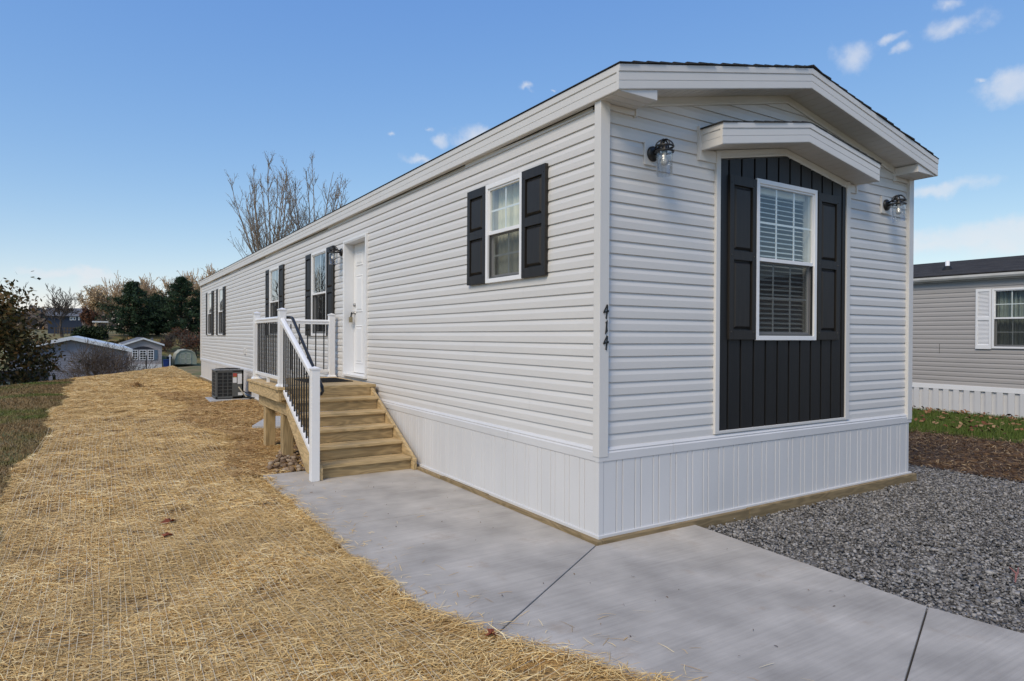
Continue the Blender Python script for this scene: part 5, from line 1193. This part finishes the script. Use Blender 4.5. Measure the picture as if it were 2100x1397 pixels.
def tree(name, loc, label, cat, sk, bark, group=None, leaves=None, scale=1., rmin=0., sides=5, trunk_lv=1, yaw=0.):
    o = thing(name, loc, label, cat, group); L = np.array(loc)
    ca, sa_ = math.cos(yaw), math.sin(yaw); rot = lambda p: np.array([p[0]*ca-p[1]*sa_, p[0]*sa_+p[1]*ca, p[2]])*scale+L
    tr, cr_ = MB(), MB()
    for pts, rs, lv in sk:
        (tr if lv <= trunk_lv else cr_).tube([rot(p) for p in pts], [max(q*scale, rmin) for q in rs], sides if lv <= 2 else 3, False)
    tr.build('trunk', bark, o, smooth=True, fix=False)
    if cr_.v: cr_.build('crown', bark, o, fix=False)
    if leaves:
        C, size, m_, asp = leaves; C = np.array([rot(p) for p in C]); V, F, R = leaf_quads(C, size*scale, len(C), asp); npobj('foliage', V, F, m_, R, parent=o)
    return o
def tips(sk, lv0, per, jit, seed=1):
    r = random.Random(seed); C = []
    for pts, rs, lv in sk:
        if lv < lv0: continue
        for _ in range(per):
            t = r.random()*(len(pts)-1); i = min(int(t), len(pts)-2); p = pts[i]+(pts[i+1]-pts[i])*(t-i); C.append(p+np.array([r.gauss(0, jit), r.gauss(0, jit), r.gauss(0, jit)]))
    return C
def ground_at(px_, Y): x = PY(px_, 690, Y)[0]; return (x, Y, float(hterr(x, Y))-.05)
def H_at(px_, ytop, Y): return float(PY(px_, ytop, Y)[2]-ground_at(px_, Y)[2])
def vase(seed, H, fork, Rr, n, r0=.13, nt=17, ns=5):
    """bare tree with a short bole and steep limbs that carry fine ascending twigs"""
    r = random.Random(seed); out = [([np.array([0, 0, -.3]), np.array([.03, 0, fork*.5]), np.array([0, .03, fork])], [r0*1.2, r0, r0*.8], 0)]
    for i in range(n):
        a = i*6.283/n+r.uniform(-.3, .3); q = 0. if i == 0 else Rr*r.uniform(.35, 1.05); zt_ = (H-(H-fork)*.24*(q/Rr)**2)*r.uniform(.93, 1.) if i else H
        z0 = fork*r.uniform(.72, 1.); ph = r.uniform(0, 6); pts = []
        for k in range(8):
            t = k/7; w = .10*math.sin(t*7+ph)*t; pts.append(np.array([math.cos(a)*(q*t**.85)+w, math.sin(a)*(q*t**.85)+.10*math.sin(t*6+ph*2)*t, z0+(zt_-z0)*t]))
        rs = [r0*.48*(1-t/7*.92)+.008 for t in range(8)]; out.append((pts, rs, 1))
        for m_ in range(nt):
            t = r.uniform(.18, .98); k = min(int(t*7), 6); p = pts[k]+(pts[k+1]-pts[k])*(t*7-k); d = (pts[k+1]-pts[k]); d /= np.linalg.norm(d)
            b = r.uniform(0, 6.283); d = d*.75+np.array([math.cos(b), math.sin(b), .25])*r.uniform(.45, .75); d /= np.linalg.norm(d); L = (.55+2.0*(1-t))*r.uniform(.6, 1.1)
            tp = [p, p+d*L*.5, p+d*L+np.array([0, 0, .22*L])]; out.append((tp, [.022*(1.2-t*.6), .015, .007], 2))
            for _ in range(ns):
                u = r.uniform(.3, 1.); s0 = tp[0]+(tp[2]-tp[0])*u; c_ = r.uniform(0, 6.283); e = d*.7+np.array([math.cos(c_), math.sin(c_), .5])*.6; e /= np.linalg.norm(e); l_ = r.uniform(.25, .6)*(.6+L*.3)
                out.append(([s0, s0+e*l_*.5, s0+e*l_+np.array([0, 0, .12*l_])], [.010, .008, .005], 3))
    return out
# big bare twin-trunk tree behind the home
for (px_, Y, H, sd_, lab, yaw, tl) in ((552, 39.5, H_at(560, 326, 39.5), 5, 'tall bare tree with wide ascending limbs behind the home roof', .4, .36), (642, 41, H_at(643, 322, 41), 12, 'tall bare slender tree with upright limbs behind the home roof', 1.2, .42)):
    loc = ground_at(px_, Y); sk = vase(sd_, H, H*tl, 2.7, 12)
    tree('bare_tree', loc, lab, 'tree', sk, 'bark_grey', 'bare trees', (tips(sk, 3, 2, .05), .04, 'bud', .5), rmin=.0065, yaw=yaw)
# left oak with withered leaves
sk = skeleton(14, 6.5, 5, .16, .72, .02, (3, 5), .1, .30, 1, .12, (.62, .85), 1.2); top = max(p[2] for pts, _, _ in sk for p in pts)
tree('oak_tree', (-8.55, 26.5, float(hterr(-8.55, 26.5))), 'dark oak tree with withered brown green leaves over the bank', 'tree', sk, 'bark_dark', None, (tips(sk, 3, 17, .24), .085, 'oak_leaves', .5), scale=5.7/top, rmin=.006)
sk = skeleton(77, 3.0, 3, .05, .7, .1, (3, 5), .2, .4, 3, .15)
# bare spreading bush
def bush(seed, n, H, W, levels=3):
    r = random.Random(seed); out = []
    for i in range(n):
        a = r.uniform(0, 6.283); s = r.uniform(.2, 1.)
        sk_ = skeleton(seed*100+i, H*1.0, levels, .045, .55, .12, (3, 4), s*W/H*.75, .42, 1, .14, (.6, .85)); out += sk_
    return out
loc = ground_at(222, 35.5)
tree('bare_bush', loc, 'wide bare many stemmed bush in front of the grey house', 'bush', bush(3, 15, 3.0, 3.4, 4), 'bark_mid', None, None, rmin=.007, sides=4, trunk_lv=0)
# far bare trees
sk = skeleton(21, 10, 5, .30, .55, .3, (3, 4), .12, .36, 2, .10)
top = max(p[2] for pts, _, _ in sk for p in pts)
tree('bare_tree', ground_at(127, 117), 'bare grey tree with forked trunk on the grass rise', 'tree', sk, 'bark_mid', 'bare trees', None, scale=H_at(127, 582, 117)/top, rmin=.024, sides=4)
def pale_tree(px_, Y, yt, sd_, lab, leaf='tan_leaves', bark='bark_sunlit', lsize=.22, per=3, rm=.04):
    H = H_at(px_, yt, Y); sk = skeleton(sd_, 10, 4, .26, .42, .34, (3, 5), .05, .40, 2, .09); top = max(p[2] for pts, _, _ in sk for p in pts)
    tree('autumn_tree', ground_at(px_, Y), lab, 'tree', sk, bark, 'trees on the far rise', (tips(sk, 3, per, .35), lsize, leaf, .6) if leaf else None, scale=H/top, rmin=rm, sides=4)
pale_tree(197, 165, 583, 31, 'tan leaved round topped tree right of the bare forked tree'); pale_tree(221, 168, 586, 32, 'slim tan leaved tree beside the first pine', per=2)
pale_tree(190, 140, 628, 33, 'low rust red tree beside the dark evergreen bush', 'rust_leaves', 'bark_mid', .28, 7)
pale_tree(172, 146, 634, 34, 'rust red shrub in front of the blue house wall', 'rust_leaves', 'bark_mid', .26, 6)
for i, (px_, Y, H) in enumerate(((258, 158, 568), (283, 155, 556), (308, 158, 562), (330, 156, 585), (372, 150, 555), (398, 150, 548), (425, 148, 541), (448, 150, 540), (470, 152, 545))):
    pale_tree(px_, Y, H, 40+i, 'pale bare tree rising behind the broad pine' if px_ < 340 else 'pale bare tree rising between the taller pine and the home roof', 'tan_leaves', 'bark_sunlit', .14, 1, .045)
# white pines
def pine(px_, Y, H, W, seed, label):
    loc = np.array(ground_at(px_, Y)); o = thing('pine_tree', loc, label, 'tree', 'pine trees'); r = np.random.default_rng(seed)
    mb = MB(); mb.tube([loc+(0, 0, -.3), loc+(0, 0, H*.5), loc+(.1, 0, H*.93)], [.28, .18, .03], 6); mb.build('trunk', 'bark_dark', o)
    br = MB(); C = []; nw = 17
    for w in range(nw):
        f = w/(nw-1); z = H*(.05+.90*f); Rm = W*(1-f**2.4*.86)*(.72+.28*min(1, f*4))*r.uniform(.82, 1.14)
        for k in range(7):
            a = k*6.283/7+r.uniform(-.4, .4)+w; R = Rm*r.uniform(.5, 1.25); tip = np.array([math.cos(a)*R, math.sin(a)*R, z+R*r.uniform(.02, .28)]); st_ = np.array([0, 0, z])
            br.tube([loc+st_, loc+(st_+tip)/2-(0, 0, .1), loc+tip], [.06, .04, .015], 3, False)
            for _ in range(46):
                t = r.random()**.55; c_ = st_+(tip-st_)*t; c_ = c_+r.normal(0, 1, 3)*np.array([.27, .27, .15])*(.5+R*.15); C.append(c_)
    br.build('branches', 'bark_dark', o, fix=False)
    C = np.array(C)+loc; V, F, R_ = leaf_quads(C, .34, seed, .15); V2, F2, R2 = leaf_quads(C+r.normal(0, .12, C.shape), .30, seed+1, .17)
    npobj('crown', np.concatenate([V, V2]), np.concatenate([F, F2+len(V)]), 'pine_needles', np.concatenate([R_, R2]), parent=o)
pine(272, 118, H_at(272, 577, 118), 4.7, 1, 'broad dark green pine behind the beige mobile home'); pine(372, 116, H_at(375, 566, 116), 4.9, 2, 'taller dark green pine behind the garden shed'); pine(322, 122, H_at(322, 605, 122), 3.4, 3, 'lower dark pine filling between the two tall pines')
pine(432, 118, H_at(432, 590, 118), 4.2, 4, 'dark green pine half hidden behind the home corner')
def evergreen(px_, Y, W, H, seed, label, m_='bush_leaves', n=2600, name='evergreen_bush', size=.2):
    loc = np.array(ground_at(px_, Y)); o = thing(name, loc, label, 'bush', 'bushes on the rise'); r = np.random.default_rng(seed)
    v = r.normal(size=(n, 3)); v /= np.linalg.norm(v, axis=1)[:, None]; v[:, 2] = np.abs(v[:, 2]); q = r.random(n)**.35; lob = 1+.16*np.sin(v[:, 0]*5+seed)+.12*np.sin(v[:, 1]*7+v[:, 2]*4)
    C = v*(q*lob)[:, None]*np.array([W, W*.8, H])+loc; V, F, R = leaf_quads(C, size, seed, .6); npobj('foliage', V, F, m_, R, parent=o)
    mb = MB()
    for k in range(7): a = k*.9; mb.tube([loc+(0, 0, -.2), loc+(math.cos(a)*W*.4, math.sin(a)*W*.3, H*.6)], [.07, .02], 4)
    mb.build('stem', 'bark_dark', o)
evergreen(186, 116, 2.3, 1.9, 5, 'rounded dark evergreen bush on the grass rise')
evergreen(252, 108, 2.2, 1.6, 6, 'low olive bush below the broad dark pine', 'oak_leaves')
# brown brush on the slope behind the shed
for i, (px_, Y, H, lab, m_) in enumerate(((338, 106, 2.6, 'rusty brown brush on the slope left of the shed', 'rust_leaves'), (352, 108, 3.2, 'bare brown shrub right behind the shed roof', None), (378, 104, 4.4, 'grey twiggy shrub rising above the shed roof', None), (404, 103, 4.6, 'rust brown shrub beside the home corner behind the shed', 'rust_leaves'), (366, 112, 3.4, 'dark brown brush high on the slope behind the shed', 'rust_leaves'), (425, 104, 4.2, 'rust brown brush hidden mostly behind the home', 'rust_leaves'))):
    sk = bush(60+i, 5, 3.0, 3.0, 3); loc = ground_at(px_, Y)
    tree('brush', loc, lab, 'bush', sk, 'bark_mid', 'brush on the slope', (tips(sk, 2, 3, .2), .10, m_, .6) if m_ else None, scale=H/3.4, rmin=.03, sides=3, trunk_lv=0)
p = ground_at(88, 34); evergreen(92, 33, .9, .9, 8, 'small orange brown shrub beside the dark oak tree', 'orange_leaves', 500, 'shrub', .10)
# tree line to the left that the long side's windows mirror
sk = skeleton(21, 10, 5, .30, .55, .3, (3, 4), .12, .36, 2, .10); top = max(p[2] for pts, _, _ in sk for p in pts)
for i, (az, dist, H) in enumerate(((-11.5, 62, 13), (-14.5, 58, 14), (-17, 66, 15), (-20, 70, 13), (-10, 78, 13), (-24, 66, 14))):
    x, y = CAM[0]+dist*math.sin(rad(az)), CAM[1]+dist*math.cos(rad(az))
    tree('bare_tree', (x, y, float(hterr(x, y))), 'bare grey tree in the row beyond the bank, mirrored in the windows', 'tree', sk, 'bark_mid', 'bare trees mirrored in the windows', None, scale=H/top, rmin=.02, sides=4, yaw=i*1.3)

# far wooded ridge closing the view: one mass of bare crowns
r = np.random.default_rng(99); n = 30000
x = r.uniform(-190, 190, n); y = r.uniform(215, 250, n); hh = 7+2.2*np.sin(x*.11)+1.4*np.sin(x*.37+1)+.9*np.sin(x*.9)
C = np.stack([x, y, hterr(x, y)+hh*r.random(n)**.8], 1); V, F, R = leaf_quads(C, 1.0, 98, .45)
mat_rnd('far_wood', [(.09, .07, .06), (.14, .11, .09), (.20, .16, .12)], .9)
tag(npobj('far_wood', V, F, 'far_wood', R, 'stuff'), 'grey brown bare woods closing the view behind the houses')

# a stray tuft of brown straw on the blanket
p = PZ(281, 793, .0); x0, y0 = p[0], p[1]; n = 260; r = np.random.default_rng(123); a = r.uniform(0, 6.283, n); q = np.abs(r.normal(0, .13, n))
P = np.stack([x0+q*np.cos(a)*1.6, y0+q*np.sin(a), np.zeros(n)], 1); P[:, 2] = straw_h(P[:, 0], P[:, 1])+.02+.10*np.exp(-(q/.12)**2)*r.random(n)
V, F, R_ = ribbons(P, r.uniform(0, 3.14, n), r.uniform(.12, .3, n), r.uniform(.006, .012, n), r.normal(0, .5, n), np.zeros(n), r.normal(.01, .02, n), 5)
tag(npobj('straw_tuft', V, F, 'straw_loose', R_*.6), 'small dark brown tuft of straw on the blanket', 'tuft')

# stray straws blown onto the walk
r = np.random.default_rng(321); n = 420; y = r.uniform(-2.6, 3.7, n); x = xb(y)+r.exponential(.16, n)+.02; k = x < np.where(y > -.1, -.12, .75); x, y = x[k], y[k]; n = len(x)
V, F, R_ = ribbons(np.stack([x, y, np.full(n, ZC+.004)], 1), r.uniform(0, 3.14, n), r.uniform(.03, .13, n), r.uniform(.002, .004, n), r.normal(0, .02, n), np.abs(r.normal(0, .002, n)), np.abs(r.normal(0, .003, n)), 6)
tag(npobj('stray_straw', V, F, 'straw', R_, 'stuff'), 'stray straws blown onto the concrete walk')
